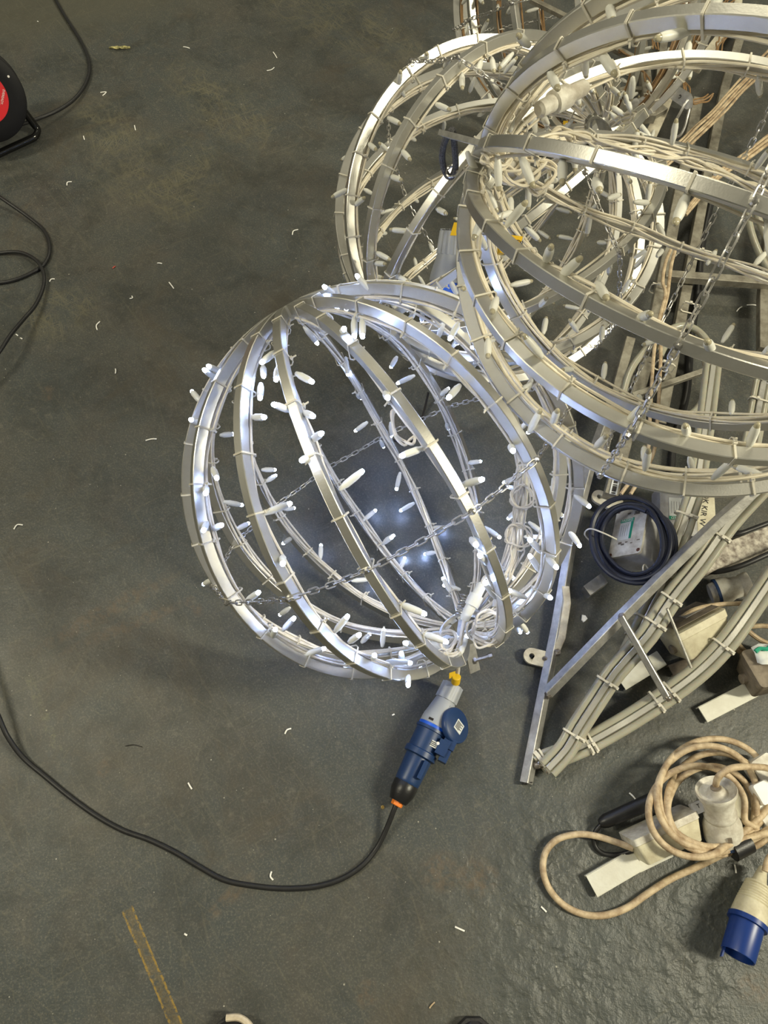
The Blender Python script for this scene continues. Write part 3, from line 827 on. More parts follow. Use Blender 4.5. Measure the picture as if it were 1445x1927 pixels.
lathe('hinge_pin', at(824, 1399, 0.064), Vector((0, 0, 1)), [(0, 0.0032), (0.0016, 0.003)], 'white_ink', S, 10)
d = (Vector((0, 0, 1)) * 0.92 + side * -0.38).normalized()
add_label(S, g0 + ax * 0.122 + d * 0.0288, side * 0.0105, ax * 0.0060, 3)

# black extension cable from the socket across the floor, loops at the left edge
CB = 0.0048
cab = [(739,1528,.030),(727,1560,.015),(708,1597,CB),(680,1630,CB),(640,1655,CB),(590,1669,CB),(530,1672,CB),(470,1666,CB),(420,1655,CB),(370,1628,CB),(330,1604,CB),(280,1580,CB),(230,1562,CB),(180,1534,CB),
       (130,1498,CB),(85,1461,CB),(45,1427,.008),(18,1392,.018),(0,1355,.028),(-45,1240,.04),(-95,1060,.03),(-110,900,.02),(-60,745,.04),(0,660,.05),(20,630,.045),(45,600,.03),(66,575,.02),(80,545,.012),(83,520,.012),(75,498,.014),(60,484,.014),(38,475,.012),(10,475,.008),
       (-30,482,CB),(-60,505,CB),(-35,530,CB),(0,532,CB),(30,526,CB),(58,514,CB),(80,500,CB),(92,480,CB),(92,455,CB),(82,433,CB),(62,415,.010),(35,395,.02),(0,371,.035),(-60,330,.05)]
o = tube('extension_cable', [g0 + ax * 0.236, g0 + ax * 0.252] + ats(cab[1:]), CB, 'black_rubber', None, 10, 6)
tag(o, 'long black extension cable looping at the picture edge and running to the blue socket', 'cable')

# ------------------------------------------------------------------ cable reel at the left edge
rc = at(-37, 182, 0.17)
ra = (CAM - rc).normalized() * 0.85 + Vector((0.10, -0.25, 0.0)); ra.normalize()
RL = thing('cable_reel', (rc.x, rc.y, 0), 'black cable reel with a red centre label, cut by the picture edge', 'cable reel')
lathe('flange', rc, ra, [(-0.004, 0.1105), (-0.001, 0.1140), (0.004, 0.1140), (0.006, 0.1110), (0.0065, 0.083), (0.0068, 0.0715), (0.0072, 0.002)], 'reel_black', RL, 64)
lathe('drum', rc, ra, [(-0.10, 0.062), (-0.004, 0.062)], 'reel_black', RL, 40)
lathe('flange', rc - ra * 0.11, ra, [(-0.004, 0.1105), (-0.001, 0.1140), (0.004, 0.1140), (0.006, 0.1110)], 'reel_black', RL, 64)
lathe('centre_label', rc + ra * 0.0065, ra, [(0, 0.0685), (0.0012, 0.0682), (0.0013, 0.001)], 'red_label', RL, 56)
ru = (at(8, 200, 0.17) - at(10, 160, 0.17)); ru = (ru - ra * ru.dot(ra)).normalized(); rv = ra.cross(ru)
def on_reel(px, py, lift):
    r_ = ray(px, py); t_ = (rc + ra * lift - CAM).dot(ra) / r_.dot(ra); return CAM + r_ * t_
text('lettering', 'EVEREADY.', on_reel(5, 183, 0.0082), ru, rv, 0.0080, 'white_ink', RL)
lathe('screw', on_reel(16, 144, 0.0066), ra, [(0, 0.0032), (0.0015, 0.0028)], 'white_ink', RL, 8)
for k in range(5):
    rr = 0.062 + 0.003 * (k % 2)
    cc = rc - ra * (0.016 + 0.018 * k); X, Y, Z = basis(ra)
    tube('wound_cable', [cc + X * (rr + 0.02) * math.cos(q * 0.5236) + Y * (rr + 0.02) * math.sin(q * 0.5236) for q in range(12)], 0.0085, 'black_rubber', RL, 8, 3, True)
tube('stand', [at(30, 196, 0.09), at(44, 208, 0.075), at(62, 232, 0.035), at(70, 244, 0.018), at(66, 256, 0.013), at(52, 264, 0.012), at(0, 288, 0.012), at(-120, 345, 0.012)], 0.0105, 'gloss_black', RL, 12, 6)
o = tube('reel_cable', ats([(90,-30,CB),(105,0,CB),(122,30,CB),(140,58,CB),(156,85,CB),(166,110,CB),(168,135,.006),(158,163,.009),(138,188,.014),(108,208,.022),(72,223,.032),(40,234,.05),(20,238,.07),(0,236,.10)]), 0.0052, 'black_rubber', None, 10, 6)
tag(o, 'black cable curving away from the reel with the red label', 'cable')
# ------------------------------------------------------------------ hanging grey and blue plug behind the glowing ball
h0 = atz(846, 434, 1.46); h1 = atz(832, 560, 1.50); hx = (h1 - h0).normalized()
HP = thing('power_plug', (h0.x, h0.y, 0.2), 'grey plug with bright blue end and slotted top, hanging inside the unlit balls', 'plug')
lathe('gland_nut', h0, hx, [(0, 0.014), (0.001, 0.0200), (0.046, 0.0225), (0.047, 0.0195)], 'grey_plug', HP, 48, 12, 0.12)
lathe('cable_entry', h0 - hx * 0.0008, hx, [(0, 0.0165), (0.001, 0.0165)], 'hole_dark', HP, 24)
for k in range(6):
    a = math.pi * k / 6; X, Y, Z = basis(hx); dd = X * math.cos(a) + Y * math.sin(a)
    mb = MB(); mb.box(h0 - hx * 0.0012, dd * 0.019, dd.cross(hx) * 0.0007, hx * 0.0012); build(mb, 'gland_fin', 'grey_plug', HP, False)
lathe('plug_body', h0, hx, [(0.046, 0.0205), (0.050, 0.0215), (0.055, 0.0225), (0.075, 0.0270), (0.088, 0.0300), (0.100, 0.0305), (0.101, 0.026)], 'grey_plug', HP, 28)
lathe('blue_shroud', h0, hx, [(0.100, 0.0272), (0.101, 0.0280), (0.140, 0.0278), (0.141, 0.0255)], 'bright_blue', HP, 28)
mb = MB(); dd = (CAM - (h0 + hx * 0.09)).normalized(); dd = (dd - hx * dd.dot(hx)).normalized()
mb.box(h0 + hx * 0.096 + dd * 0.0302, hx * 0.0018, dd.cross(hx) * 0.006, dd * 0.0008); build(mb, 'slot', 'hole_dark', HP, False)
mb = MB(); mb.box(atz(859, 431, 1.42), RGT * 0.009, UPV * 0.013 + RGT * 0.004, FWD * 0.0006); build(mb, 'cable_tag', 'yellow_tag', HP, False)
tube('lead', [h0 + hx * 0.01, atz(866, 424, 1.44), atz(880, 405, 1.42), atz(900, 380, 1.40), atz(930, 360, 1.38)], 0.0036, 'white_wire', HP, 8)

# ------------------------------------------------------------------ metal motif frame with rope light, lower right
def tie_round(c, t, w, h, parent, up=Vector((0, 0, 1))):
    """cable tie strapped round a member: c centre, t direction along the member"""
    x = t.cross(up).normalized(); y = x.cross(t).normalized()
    pts = [c + x * (w * math.cos(a) if abs(math.cos(a)) < 0.99 else w * math.cos(a)) + y * (h * math.sin(a)) for a in [2 * math.pi * k / 12 for k in range(12)]]
    pts = [c + x * max(-w, min(w, 1.35 * w * math.cos(2 * math.pi * k / 12))) + y * max(-h, min(h, 1.35 * h * math.sin(2 * math.pi * k / 12))) for k in range(12)]
    mb = MB(); mb.ring_sweep(pts, [((pts[(k + 1) % 12] - pts[k - 1]).normalized().cross(t).normalized(), t) for k in range(12)], rectp(0.0016, 0.0042, 0.0003), True)
    mb.box(c + y * (h + 0.002) + x * w * 0.3, x * 0.0032, t * 0.0032, y * 0.0026)
    mb.box(c + y * (h + 0.003) + x * (w * 0.3 + 0.008) + t * 0.002, x * 0.007, t * 0.0018, y * 0.0007)
    build(mb, 'cable_tie', 'tie_white', parent, False)
def member(pts, w, h, parent, ropes=(), ties=(), m='dull_aluminium', per=1, rr=0.0072, up=Vector((0, 0, 1))):
    P_ = catmull(pts, per) if per > 1 else pts
    bar('tube_bar', P_, w, h, m, parent, up)
    fr = frames_of(P_, False, Vector((0, 0, 1)))
    for (ox, oy) in ropes:
        tube('rope_light', [p + x * ox + y * oy for p, (x, y) in zip(P_, fr)], rr, 'rope_light', parent, 12, 1 if per > 1 else 2)
    n = len(P_) - 1
    for f in ties:
        k = min(int(f * n), n - 1); g = f * n - k
        c = P_[k].lerp(P_[k + 1], g); t = (P_[k + 1] - P_[k]).normalized()
        tie_round(c, t, w / 2 + (2 * rr + 0.002 if ropes else 0.002), max(h / 2, rr) + 0.001, parent)
def weld(c, r, parent):
    mb = MB(); rnd = random.Random(int(c.x * 9999)); X, Y, Z = Vector((1, 0, 0)), Vector((0, 1, 0)), Vector((0, 0, 1))
    for i in range(5):
        a = math.pi * i / 4
        for k in range(9):
            b_ = 2 * math.pi * k / 9; q = r * rnd.uniform(0.75, 1.15)
            mb.v.append(c + Z * q * math.cos(a) + (X * math.cos(b_) + Y * math.sin(b_)) * q * math.sin(a))
    for i in range(4):
        for k in range(9):
            l = (k + 1) % 9; mb.f.append((i * 9 + k, i * 9 + l, (i + 1) * 9 + l, (i + 1) * 9 + k))
    build(mb, 'weld', 'weld_metal', parent)
def lug(c, d, L, r, parent, m='old_white_paint'):
    """flat rounded lug plate with a hole: c hole centre, d direction to the frame"""
    x = d.normalized(); y = Vector((0, 0, 1)).cross(x); t = 0.004
    ring = [c + x * (r * math.cos(a)) + y * (r * math.sin(a)) for a in [math.pi / 2 + math.pi * k / 12 for k in range(13)]]
    ring = [c + x * L + y * r] + ring + [c + x * L - y * r]
    n = len(ring); hole = [c + (x * math.cos(a) + y * math.sin(a)) * 0.0055 for a in [math.pi / 2 + 2 * math.pi * k / n for k in range(n)]]
    mb = MB(); Zv = Vector((0, 0, t))
    for q in ring: mb.v.append(q + Zv)
    for q in hole: mb.v.append(q + Zv)
    for q in ring: mb.v.append(q - Zv)
    for q in hole: mb.v.append(q - Zv)
    for k in range(n):
        l = (k + 1) % n
        mb.f += [(k, l, n + l, n + k), (2 * n + l, 2 * n + k, 3 * n + k, 3 * n + l), (l, k, 2 * n + k, 2 * n + l), (n + k, n + l, 3 * n + l, 3 * n + k)]
    build(mb, 'lug_plate', m, parent, False)
FR = thing('motif_frame', at(1010, 1440, 0), 'welded aluminium motif frame with clear rope light tied along its curved bars', 'light frame')
member(ats([(990, 1474, .011), (1020, 1320, .013), (1048, 1180, .020), (1076, 1010, .03), (1112, 868, .05), (1150, 760, .07)]), 0.0185, 0.0185, FR, m='dull_aluminium', up=Vector((0.75, 0, 0.66)))
member(ats([(1063, 1105, .030), (1066, 1135, .032), (1056, 1200, .028), (1044, 1228, .022)]), 0.016, 0.012, FR, m='old_white_paint')
mb = None
member(ats([(1030, 1304, .03), (1168, 1162, .11), (1282, 1048, .165), (1356, 977, .20), (1470, 880, .25)]), 0.0185, 0.0185, FR, up=Vector((0.42, -0.42, 0.80)))
member(ats([(1178, 1240, .075), (1205, 1185, .085), (1238, 1118, .10), (1262, 1048, .12), (1309, 920, .15), (1340, 690, .18)]), 0.0115, 0.017, FR, m='aluminium', ropes=((-0.0125, 0.001), (0.0125, 0.001)), ties=(0.14, 0.26, 0.50, 0.72, 0.9))
member(ats([(1030, 1447, .030), (1064, 1410, .035), (1087, 1370, .045), (1124, 1313, .06), (1158, 1263, .08), (1218, 1195, .11), (1262, 1128, .13), (1316, 1061, .155), (1369, 987, .18), (1430, 920, .21), (1480, 870, .23)]), 0.0115, 0.017, FR, m='aluminium', ropes=((-0.0135, 0.0), (0.0135, 0.0)), ties=(0.17, 0.36, 0.53, 0.60, 0.77, 0.93), per=3)
member(ats([(1014, 1440, .018), (1027, 1430, .018), (1070, 1414, .022), (1108, 1397, .028), (1150, 1374, .034), (1195, 1347, .04), (1262, 1303, .055), (1322, 1256, .07), (1369, 1206, .09), (1413, 1145, .11), (1460, 1075, .14)]), 0.0115, 0.017, FR, m='aluminium', ropes=((-0.0125, 0.0), (0.0140, 0.0)), ties=(0.05, 0.07, 0.09, 0.29, 0.31, 0.56, 0.60, 0.78), per=4, rr=0.0076)
member(ats([(1168, 1160, .138), (1256, 1314, .088)]), 0.012, 0.012, FR, up=Vector((-0.5, -0.3, 0.8)))
member(ats([(1255, 1145, .15), (1300, 1256, .08)]), 0.005, 0.005, FR)
for (px, py, h, r) in ((1033, 1308, .03, .009), (1012, 1440, .02, .008), (1170, 1160, .135, .008), (1256, 1312, .088, .009), (1048, 1228, .028, .008), (1026, 1240, .018, .006)):
    weld(at(px, py, h), r, FR)
lug(at(1000, 1235, .014), at(1040, 1245, .014) - at(1000, 1235, .014), 0.034, 0.0165, FR)
lug(at(1127, 936, .03), at(1160, 952, .03) - at(1127, 936, .03), 0.05, 0.0165, FR)
mb = MB(); mb.box(at(992, 1474, .011), (at(1020, 1320, .013) - at(990, 1474, .011)).normalized() * 0.001, Vector((0.0085, 0.001, 0)), Vector((0, 0, 0.0085))); build(mb, 'tube_end', 'hole_dark', FR, False)

# ------------------------------------------------------------------ second frame lying under the stacked ball
F2 = thing('motif_frame', at(1230, 640, 0), 'dusty rectangular tube frame lying on the floor beneath the stacked ball', 'light frame')
member(ats([(1312, 190, .05), (1270, 400, .05), (1225, 640, .05), (1148, 935, .05)]), 0.030, 0.024, F2, m='dusty_shaded_metal')
member(ats([(1395, 60, .03), (1362, 170, .03), (1330, 330, .03), (1276, 620, .03), (1240, 800, .03)]), 0.026, 0.024, F2, m='dusty_shaded_metal')
member(ats([(1250, 519, .06), (1460, 535, .06)]), 0.022, 0.022, F2, m='dusty_shaded_metal')
member(ats([(1190, 745, .08), (1350, 690, .08)]), 0.013, 0.013, F2, m='dusty_shaded_metal')
member(ats([(1185, 640, .06), (1163, 720, .06), (1130, 870, .06)]), 0.022, 0.022, F2, m='dusty_shaded_metal')
member(ats([(1448, 420, .04), (1436, 560, .04), (1436, 660, .04)]), 0.026, 0.022, F2, m='dusty_shaded_metal')
member(ats([(1435, 720, .10), (1418, 810, .10), (1395, 930, .12)]), 0.013, 0.014, F2, ((-0.014, 0), (0.014, 0)), (0.2, 0.7))
for k, pp in enumerate((((1405, 380), (1412, 430), (1430, 480), (1455, 520)), ((1418, 370), (1430, 420), (1450, 460), (1475, 490)))):
    tube('rope_light', [at(a, b_, .09) for a, b_ in pp], 0.0085, 'rope_light', F2, 12)
for k, (c0, c1, rx, ry) in enumerate(((1285, 705, 62, 92), (1283, 708, 48, 76))):
    tube('rope_light', [at(c0 + rx * math.cos(q), c1 + ry * math.sin(q), .075) for q in [math.radians(v) for v in range(-150, 100, 18)]], 0.0085, 'rope_light', F2, 12)
tube('rope_light', ats([(1230, 640, .07), (1190, 690, .07), (1172, 740, .07), (1160, 800, .07)]), 0.0085, 'rope_light', F2, 12)
for k in range(2):
    tube('wire', ats([(1262 + 9 * k, 470, .085), (1252 + 12 * k, 495, .09), (1247 + 12 * k, 530, .09), (1252 + 4 * k, 555, .09), (1238 + 6 * k, 610, .09), (1229 + 14 * k, 680, .09), (1222 + 14 * k, 800, .09), (1215 + 12 * k, 860, .085), (1168 + 18 * k, 930, .08)]), 0.0042, 'tan_cable', F2, 8, 5)
for k, (px, py) in enumerate(((1240, 545), (1322, 480), (1300, 580), (1250, 690))):
    tie_round(at(px, py, .06), (at(px - 10, py + 50, .06) - at(px, py, .06)).normalized(), 0.022, 0.016, F2)
mb = MB(); st = quad('barcode_sticker', at(1159, 905, .064), (at(1166, 906, .064) - at(1159, 905, .064)), (at(1165, 880, .064) - at(1154, 930, .064)) * 0.5, 'white_sticker', F2, 0.0004)
for k in range(9):
    f = -0.9 + 0.2 * k
    quad('print_line', at(1159, 905, .0648) + (at(1165, 880, .064) - at(1154, 930, .064)) * 0.5 * f, (at(1166, 906, .064) - at(1159, 905, .064)) * 0.55, (at(1165, 880, .064) - at(1154, 930, .064)) * (0.02 + 0.02 * (k % 3)), 'ink', st, 0.0002)
o = tube('black_cable', ats([(1338, 380, .03), (1325, 440, .012), (1318, 490, .012), (1312, 560, .012), (1300, 640, .012), (1292, 740, .012), (1268, 830, .012), (1262, 900, .012)]), 0.009, 'black_rubber', None, 10)
tag(o, 'thick black cable running along the dusty tube frame under the balls', 'cable')
o = tube('black_cable', ats([(1470, 975, .12), (1430, 990, .12), (1385, 1006, .12), (1330, 1020, .08)]), 0.0048, 'black_rubber', None, 10)
tag(o, 'short black cable above the flaking white bar at the picture edge', 'cable')
o = tube('black_cable', ats([(1475, 1030, .10), (1440, 1045, .10), (1390, 1066, .09), (1345, 1076, .07), (1310, 1070, .04)]), 0.0058, 'black_rubber', None, 10)
tag(o, 'black cable lying across the flaking white bar', 'cable')

# ------------------------------------------------------------------ boxes
def face_px(corners, c, n):
    """the plane through c with normal n, read at four pixels TL TR BR BL -> centre and half axes"""
    q = []
    for (px, py) in corners:
        r_ = ray(px, py); q.append(CAM + r_ * ((c - CAM).dot(n) / r_.dot(n)))
    m = (q[0] + q[1] + q[2] + q[3]) / 4
    u = ((q[1] - q[0]) + (q[2] - q[3])) / 4; v = ((q[0] - q[3]) + (q[1] - q[2])) / 4
    v = v - u.normalized() * v.dot(u.normalized())
    return m, u, v
def passed_label(parent, c, u, v, flip=1):
    s = quad('test_sticker', c, u, v, 'white_sticker', parent, 0.0004)
    n = u.cross(v).normalized()
    quad('green_band', c + v * 0.86 * flip + n * 0.0007, u * 1.02, v * 0.16, 'green_print', s, 0.0002)
    quad('green_band', c + u * 0.82 - v * 0.15 * flip + n * 0.0007, u * 0.17, v * 0.82, 'green_print', s, 0.0002)
    for k in range(4):
        quad('print_line', c + u * (-0.7 + 0.32 * k) - v * 0.1 * flip + n * 0.0007, u * 0.03, v * 0.55, 'grey_box', s, 0.0002)
    text('lettering', 'PASSED', c + v * 0.86 * flip + n * 0.0012, u * flip, v * flip, v.length * 0.34, 'white_ink', s)
n1 = Vector((-0.76, 0.28, 0.59)).normalized()
m1, u1, v1 = face_px(((1164, 957), (1224, 943), (1205, 1041), (1140, 1054)), at(1183, 1000, .10), n1)
u1 *= 0.96; v1 *= 0.96
J1 = thing('junction_box', (m1.x, m1.y, 0.03), 'pale grey junction box with a green PASSED sticker inside the coiled navy cable', 'junction box')
dep = 0.030
body = rbox('box_body', m1 - n1 * (dep + 0.003), u1, v1, n1 * dep, 'grey_box', J1, 0.08)
rbox('box_lid', m1 - n1 * 0.002, u1 * 1.01, v1 * 1.01, n1 * 0.003, 'dirty_white', J1, 0.08)
for (a, b_) in ((0.85, -0.88), (-0.87, -0.9), (0.85, 0.88), (-0.85, 0.88)):
    lathe('lid_screw', m1 + u1 * a + v1 * b_ + n1 * 0.0009, n1, [(0, 0.0042), (0.0006, 0.0040)], 'rust_screw', J1, 12)
passed_label(J1, m1 - u1 * 0.15 + v1 * 0.05 + n1 * 0.0014, u1 * 0.42, v1 * 0.42)
rnd = random.Random(4)
for k in range(16):
    quad('worn_print', m1 + u1 * rnd.uniform(-0.5, 0.75) + v1 * rnd.choice((-0.55, 0.62, 0.7, -0.48, rnd.uniform(-0.5, 0.5) if k % 2 else 0.66)) + n1 * 0.00125, u1 * rnd.uniform(0.04, 0.12), v1 * rnd.uniform(0.02, 0.05), 'dirty_box', J1, 0.0001)
# navy cable coiled round it
rnd = random.Random(9); pts = []
cw = at(1189, 1018, .118); nc = Vector((-0.35, -0.05, 0.93)).normalized()
eu = (at(1270, 1000, .118) - at(1110, 1040, .118)).normalized(); eu = (eu - nc * eu.dot(nc)).normalized(); ev = nc.cross(eu)
for k in range(8 * 14 + 1):
    t_ = k / 14; a = 2 * math.pi * t_ + 0.6
    lay = [0, 1.2, 2.4, 3.2, 0.6, 1.8, 2.9, 0.3, 1.5][int(t_)]
    rx = 0.056 + 0.0070 * lay + 0.002 * math.sin(3 * a + lay); ry = 0.074 + 0.0062 * lay
    pts.append(cw + eu * rx * math.cos(a) + ev * ry * math.sin(a) + nc * (0.014 * math.sin(t_ * 2.3) + 0.010 * math.cos(a + lay) + 0.012 * math.cos(a)))
NC = thing('cable_coil', (cw.x, cw.y, 0.02), 'navy cable wound in a thick coil round the grey junction box', 'cable coil')
tube('cable', pts, 0.0046, 'navy_cable', NC, 8, 3)
for (a_, b__) in ((((1160, 1015, .12), (1135, 1003, .13), (1110, 995, .12), (1100, 1005, .10), (1112, 1020, .08)), 0), (((1222, 1085, .12), (1210, 1072, .13), (1214, 1063, .13), (1228, 1085, .12), (1232, 1095, .10)), 0)):
    tube('cable_tie', ats(a_), 0.0016, 'tie_white', NC, 6)
mb = MB(); mb.box(at(1118, 1103, .03), Vector((0.020, 0.014, 0)), Vector((-0.006, 0.010, 0)), Vector((0, 0, 0.012)))
build(mb, 'bracket_end', 'dull_aluminium', J1, False)
n2 = Vector((-0.06, -0.12, 0.99)).normalized()
m2, u2, v2 = face_px(((1251, 909), (1352, 915), (1338, 1012), (1232, 1004)), at(1292, 960, .07), n2)
J2 = thing('junction_box', (m2.x, m2.y, 0.0), 'grey and cream junction box with handwriting in black marker', 'junction box')
rbox('box_body', m2 - n2 * 0.030, u2, v2, n2 * 0.028, 'grey_box', J2, 0.10)
rbox('box_lid', m2 - u2 * 0.32 - n2 * 0.001, u2 * 0.68, v2, n2 * 0.003, 'grey_box', J2, 0.08)
rbox('box_lid', m2 + u2 * 0.66 - n2 * 0.001, u2 * 0.34, v2, n2 * 0.003, 'cream_plastic', J2, 0.12)
lathe('lid_screw', m2 - u2 * 0.86 + v2 * 0.86 + n2 * 0.002, n2, [(0, 0.0045), (0.0006, 0.0042)], 'hole_dark', J2, 12)
passed_label(J2, m2 - u2 * 0.38 - v2 * 0.0 + n2 * 0.0028, u2 * 0.30, v2 * 0.42, -1)
text('lettering', 'OK KIR W', m2 + u2 * 0.60 + v2 * 0.05 + n2 * 0.0028, -v2 - u2 * 0.18, u2, 0.0165, 'ink', J2)

def px_box(name, label, c, xd, zd, lx, ly, lz, mats, taper=0.86, lid_h=0.25):
    """tilted box: c centre, xd long edge, zd up; half sizes"""
    x = xd.normalized(); z = (zd - x * zd.dot(x)).normalized(); y = z.cross(x)
    t = thing(name, (c.x, c.y, 0), label, 'junction box')
    rbox('box_body', c - z * lz * lid_h, x * lx, y * ly, z * lz * (1 - lid_h), mats[0], t, 0.10, taper)
    rbox('box_lid', c + z * lz * (1 - lid_h), x * lx * 1.03, y * ly * 1.03, z * lz * lid_h, mats[1], t, 0.10)
    return t, x, y, z
def pxv(px, py, h, dx, dy, dh):
    return at(px + dx, py + dy, h + dh) - at(px, py, h)
t3, x, y, z = px_box('junction_box', 'cream junction box with a dusty grey lid under the curved rope light', at(1306, 1190, .055), pxv(1306, 1190, .055, 80, -43, 0.0), pxv(1306, 1190, .055, -26, -34, .022), 0.058, 0.040, 0.031, ('cream_plastic', 'cream_plastic'))
c3 = at(1306, 1190, .055)
quad('dust_film', c3 + z * 0.0392 - x * 0.002, x * 0.052, y * 0.036, 'dirty_box', t3, 0.0003)
quad('sticker', c3 + z * 0.0398 + x * 0.012, x * 0.024, y * 0.012, 'grey_box', t3, 0.0003)
lathe('cable_gland', c3 + x * 0.058 + z * 0.0, x, [(0, 0.011), (0.012, 0.011), (0.013, 0.008)], 'cream_plastic', t3, 14)
lathe('cable_gland', c3 - x * 0.050 - z * 0.010, -x, [(0, 0.009), (0.010, 0.009), (0.011, 0.006)], 'dirty_box', t3, 14)
def flat_bracket(name, label, p0, p1, w, parent=None, m='dirty_white', lip=0.012):
    d = (p1 - p0); x = d.normalized(); y = Vector((0, 0, 1)).cross(x).normalized(); zv = x.cross(y)
    m = 'bracket_white' if m == 'dirty_white' else m
    t = parent or thing(name, (p0.x, p0.y, 0), label, 'bracket')
    mb = MB(); mb.box((p0 + p1) / 2, d / 2, y * w / 2, zv * 0.0015); build(mb, 'plate', m, t, False)
    for s_ in (-1, 1):
        mb = MB(); mb.box((p0 + p1) / 2 + y * (w / 2) * s_ - zv * lip / 2, d / 2, y * 0.0013, zv * lip / 2); build(mb, 'flange', m, t, False)
    return t
flat_bracket('', '', at(1168, 1285, .014), at(1245, 1238, .016), 0.030, t3)
flat_bracket('', '', at(1262, 1262, .014), at(1320, 1240, .016), 0.020, t3, 'dirty_box')
# box at the lower right with the tan coil
t4, x, y, z = px_box('junction_box', 'cream junction box half hidden beneath the tan coiled cable', at(1247, 1572, .036), pxv(1247, 1572, .036, 80, -37, 0.0), pxv(1247, 1572, .036, -22, -42, .010), 0.064, 0.032, 0.025, ('cream_plastic', 'dirty_white'))
c4 = at(1247, 1572, .036)
text('lettering', 'V', at(1272, 1572, .0715), x, z, 0.012, 'ink', t4)
flat_bracket('', '', at(1113, 1668, .014), at(1200, 1617, .014), 0.036, t4)
flat_bracket('', '', at(1200, 1632, .012), at(1262, 1602, .012), 0.016, t4)
lathe('black_sleeve', at(1128, 1550, .018), at(1232, 1505, .03) - at(1128, 1550, .018), [(0, 0.007), (0.004, 0.0095), (0.012, 0.0125), (0.11, 0.0145), (0.115, 0.010)], 'black_plastic', t4, 16)
o = tube('black_cable', ats([(1135, 1548, .018), (1120, 1565, .012), (1119, 1590, .006), (1135, 1606, .006), (1165, 1608, .008), (1192, 1600, .02)]), 0.0042, 'black_rubber', None, 10)
tag(o, 'short black cable bent beside the cream box at the lower right', 'cable')
t5, x, y, z = px_box('junction_box', 'brown dusty junction box with torn green sticker, cut by the picture edge', at(1448, 1262, .06), pxv(1448, 1262, .06, 85, -20, 0.0), pxv(1448, 1262, .06, -14, -14, .05), 0.050, 0.038, 0.032, ('dirty_box', 'dirty_box'))
c5 = at(1448, 1262, .06)
rnd = random.Random(2); mb = MB()
for i in range(5):
    for k in range(4): mb.v.append(c5 + z * (0.036 + rnd.uniform(0, 0.012)) + x * (-0.036 + 0.018 * i) + y * (-0.004 + 0.014 * k + rnd.uniform(-.003, .003)))
for i in range(4):
    for k in range(3): mb.f.append((i * 4 + k, i * 4 + k + 1, (i + 1) * 4 + k + 1, (i + 1) * 4 + k))
st = build(mb, 'torn_sticker', 'white_sticker', t5)
md = st.modifiers.new('thickness', 'SOLIDIFY'); md.thickness = 0.0008
tube('green_band', [c5 + z * 0.047 + x * (-0.034 + 0.012 * i) + y * (0.026 + 0.004 * (i % 2)) for i in range(7)], 0.0042, 'green_print', t5, 6)
lathe('cable_gland', c5 - x * 0.045 - z * 0.012, -x, [(0, 0.010), (0.010, 0.010), (0.011, 0.006)], 'dirty_box', t5, 14)
flat_bracket('', '', at(1322, 1345, .013), at(1425, 1292, .013), 0.030, t5)

# flaking bar, grey plug and tan cables at the right edge
o = bar('flaking_bar', ats([(1310, 1068, .06), (1380, 1040, .06), (1470, 1005, .06)]), 0.045, 0.035, 'flaky_white')
tag(o, 'thick flaking white bar at the picture edge below two black cables', 'bar')
q0 = at(1336, 1118, .045); q1 = at(1412, 1098, .070); qx = (q1 - q0).normalized()
G2 = thing('power_plug', at(1380, 1110, 0), 'dirty grey plug lying behind the curved rope light, navy ring round it', 'plug')
lathe('plug_body', q0, qx, [(0, 0.020), (0.004, 0.022), (0.014, 0.0235), (0.0145, 0.0275), (0.034, 0.0275), (0.045, 0.0225), (0.060, 0.0215), (0.062, 0.0235), (0.075, 0.026), (0.078, 0.0255), (0.079, 0.019), (0.076, 0.012), (0.080, 0.010), (0.081, 0.004)], 'dirty_white', G2, 28)
lathe('blue_ring', q0, qx, [(0.011, 0.024), (0.0112, 0.0282), (0.0165, 0.0282), (0.017, 0.024)], 'blue_socket', G2, 28)
TC = thing('cable_coil', at(1420, 1150, 0), 'brown dusty cable looped behind the curved rope light at the picture edge', 'cable coil')
tube('cable', ats([(1265, 1180, .05), (1300, 1150, .075), (1350, 1138, .08), (1410, 1134, .08), (1480, 1120, .08), (1510, 1150, .06), (1470, 1178, .06), (1425, 1178, .06), (1370, 1190, .04), (1380, 1215, .03), (1410, 1238, .03), (1470, 1250, .03)]), 0.0048, 'tan_cable', TC, 8, 5)
tube('cable', ats([(1380, 1200, .035), (1398, 1222, .03), (1430, 1245, .025), (1480, 1262, .02)]), 0.0048, 'tan_cable', TC, 8, 5)
tube('cable', ats([(1405, 1185, .05), (1432, 1205, .045), (1475, 1222, .04)]), 0.0048, 'tan_cable', TC, 8, 5)

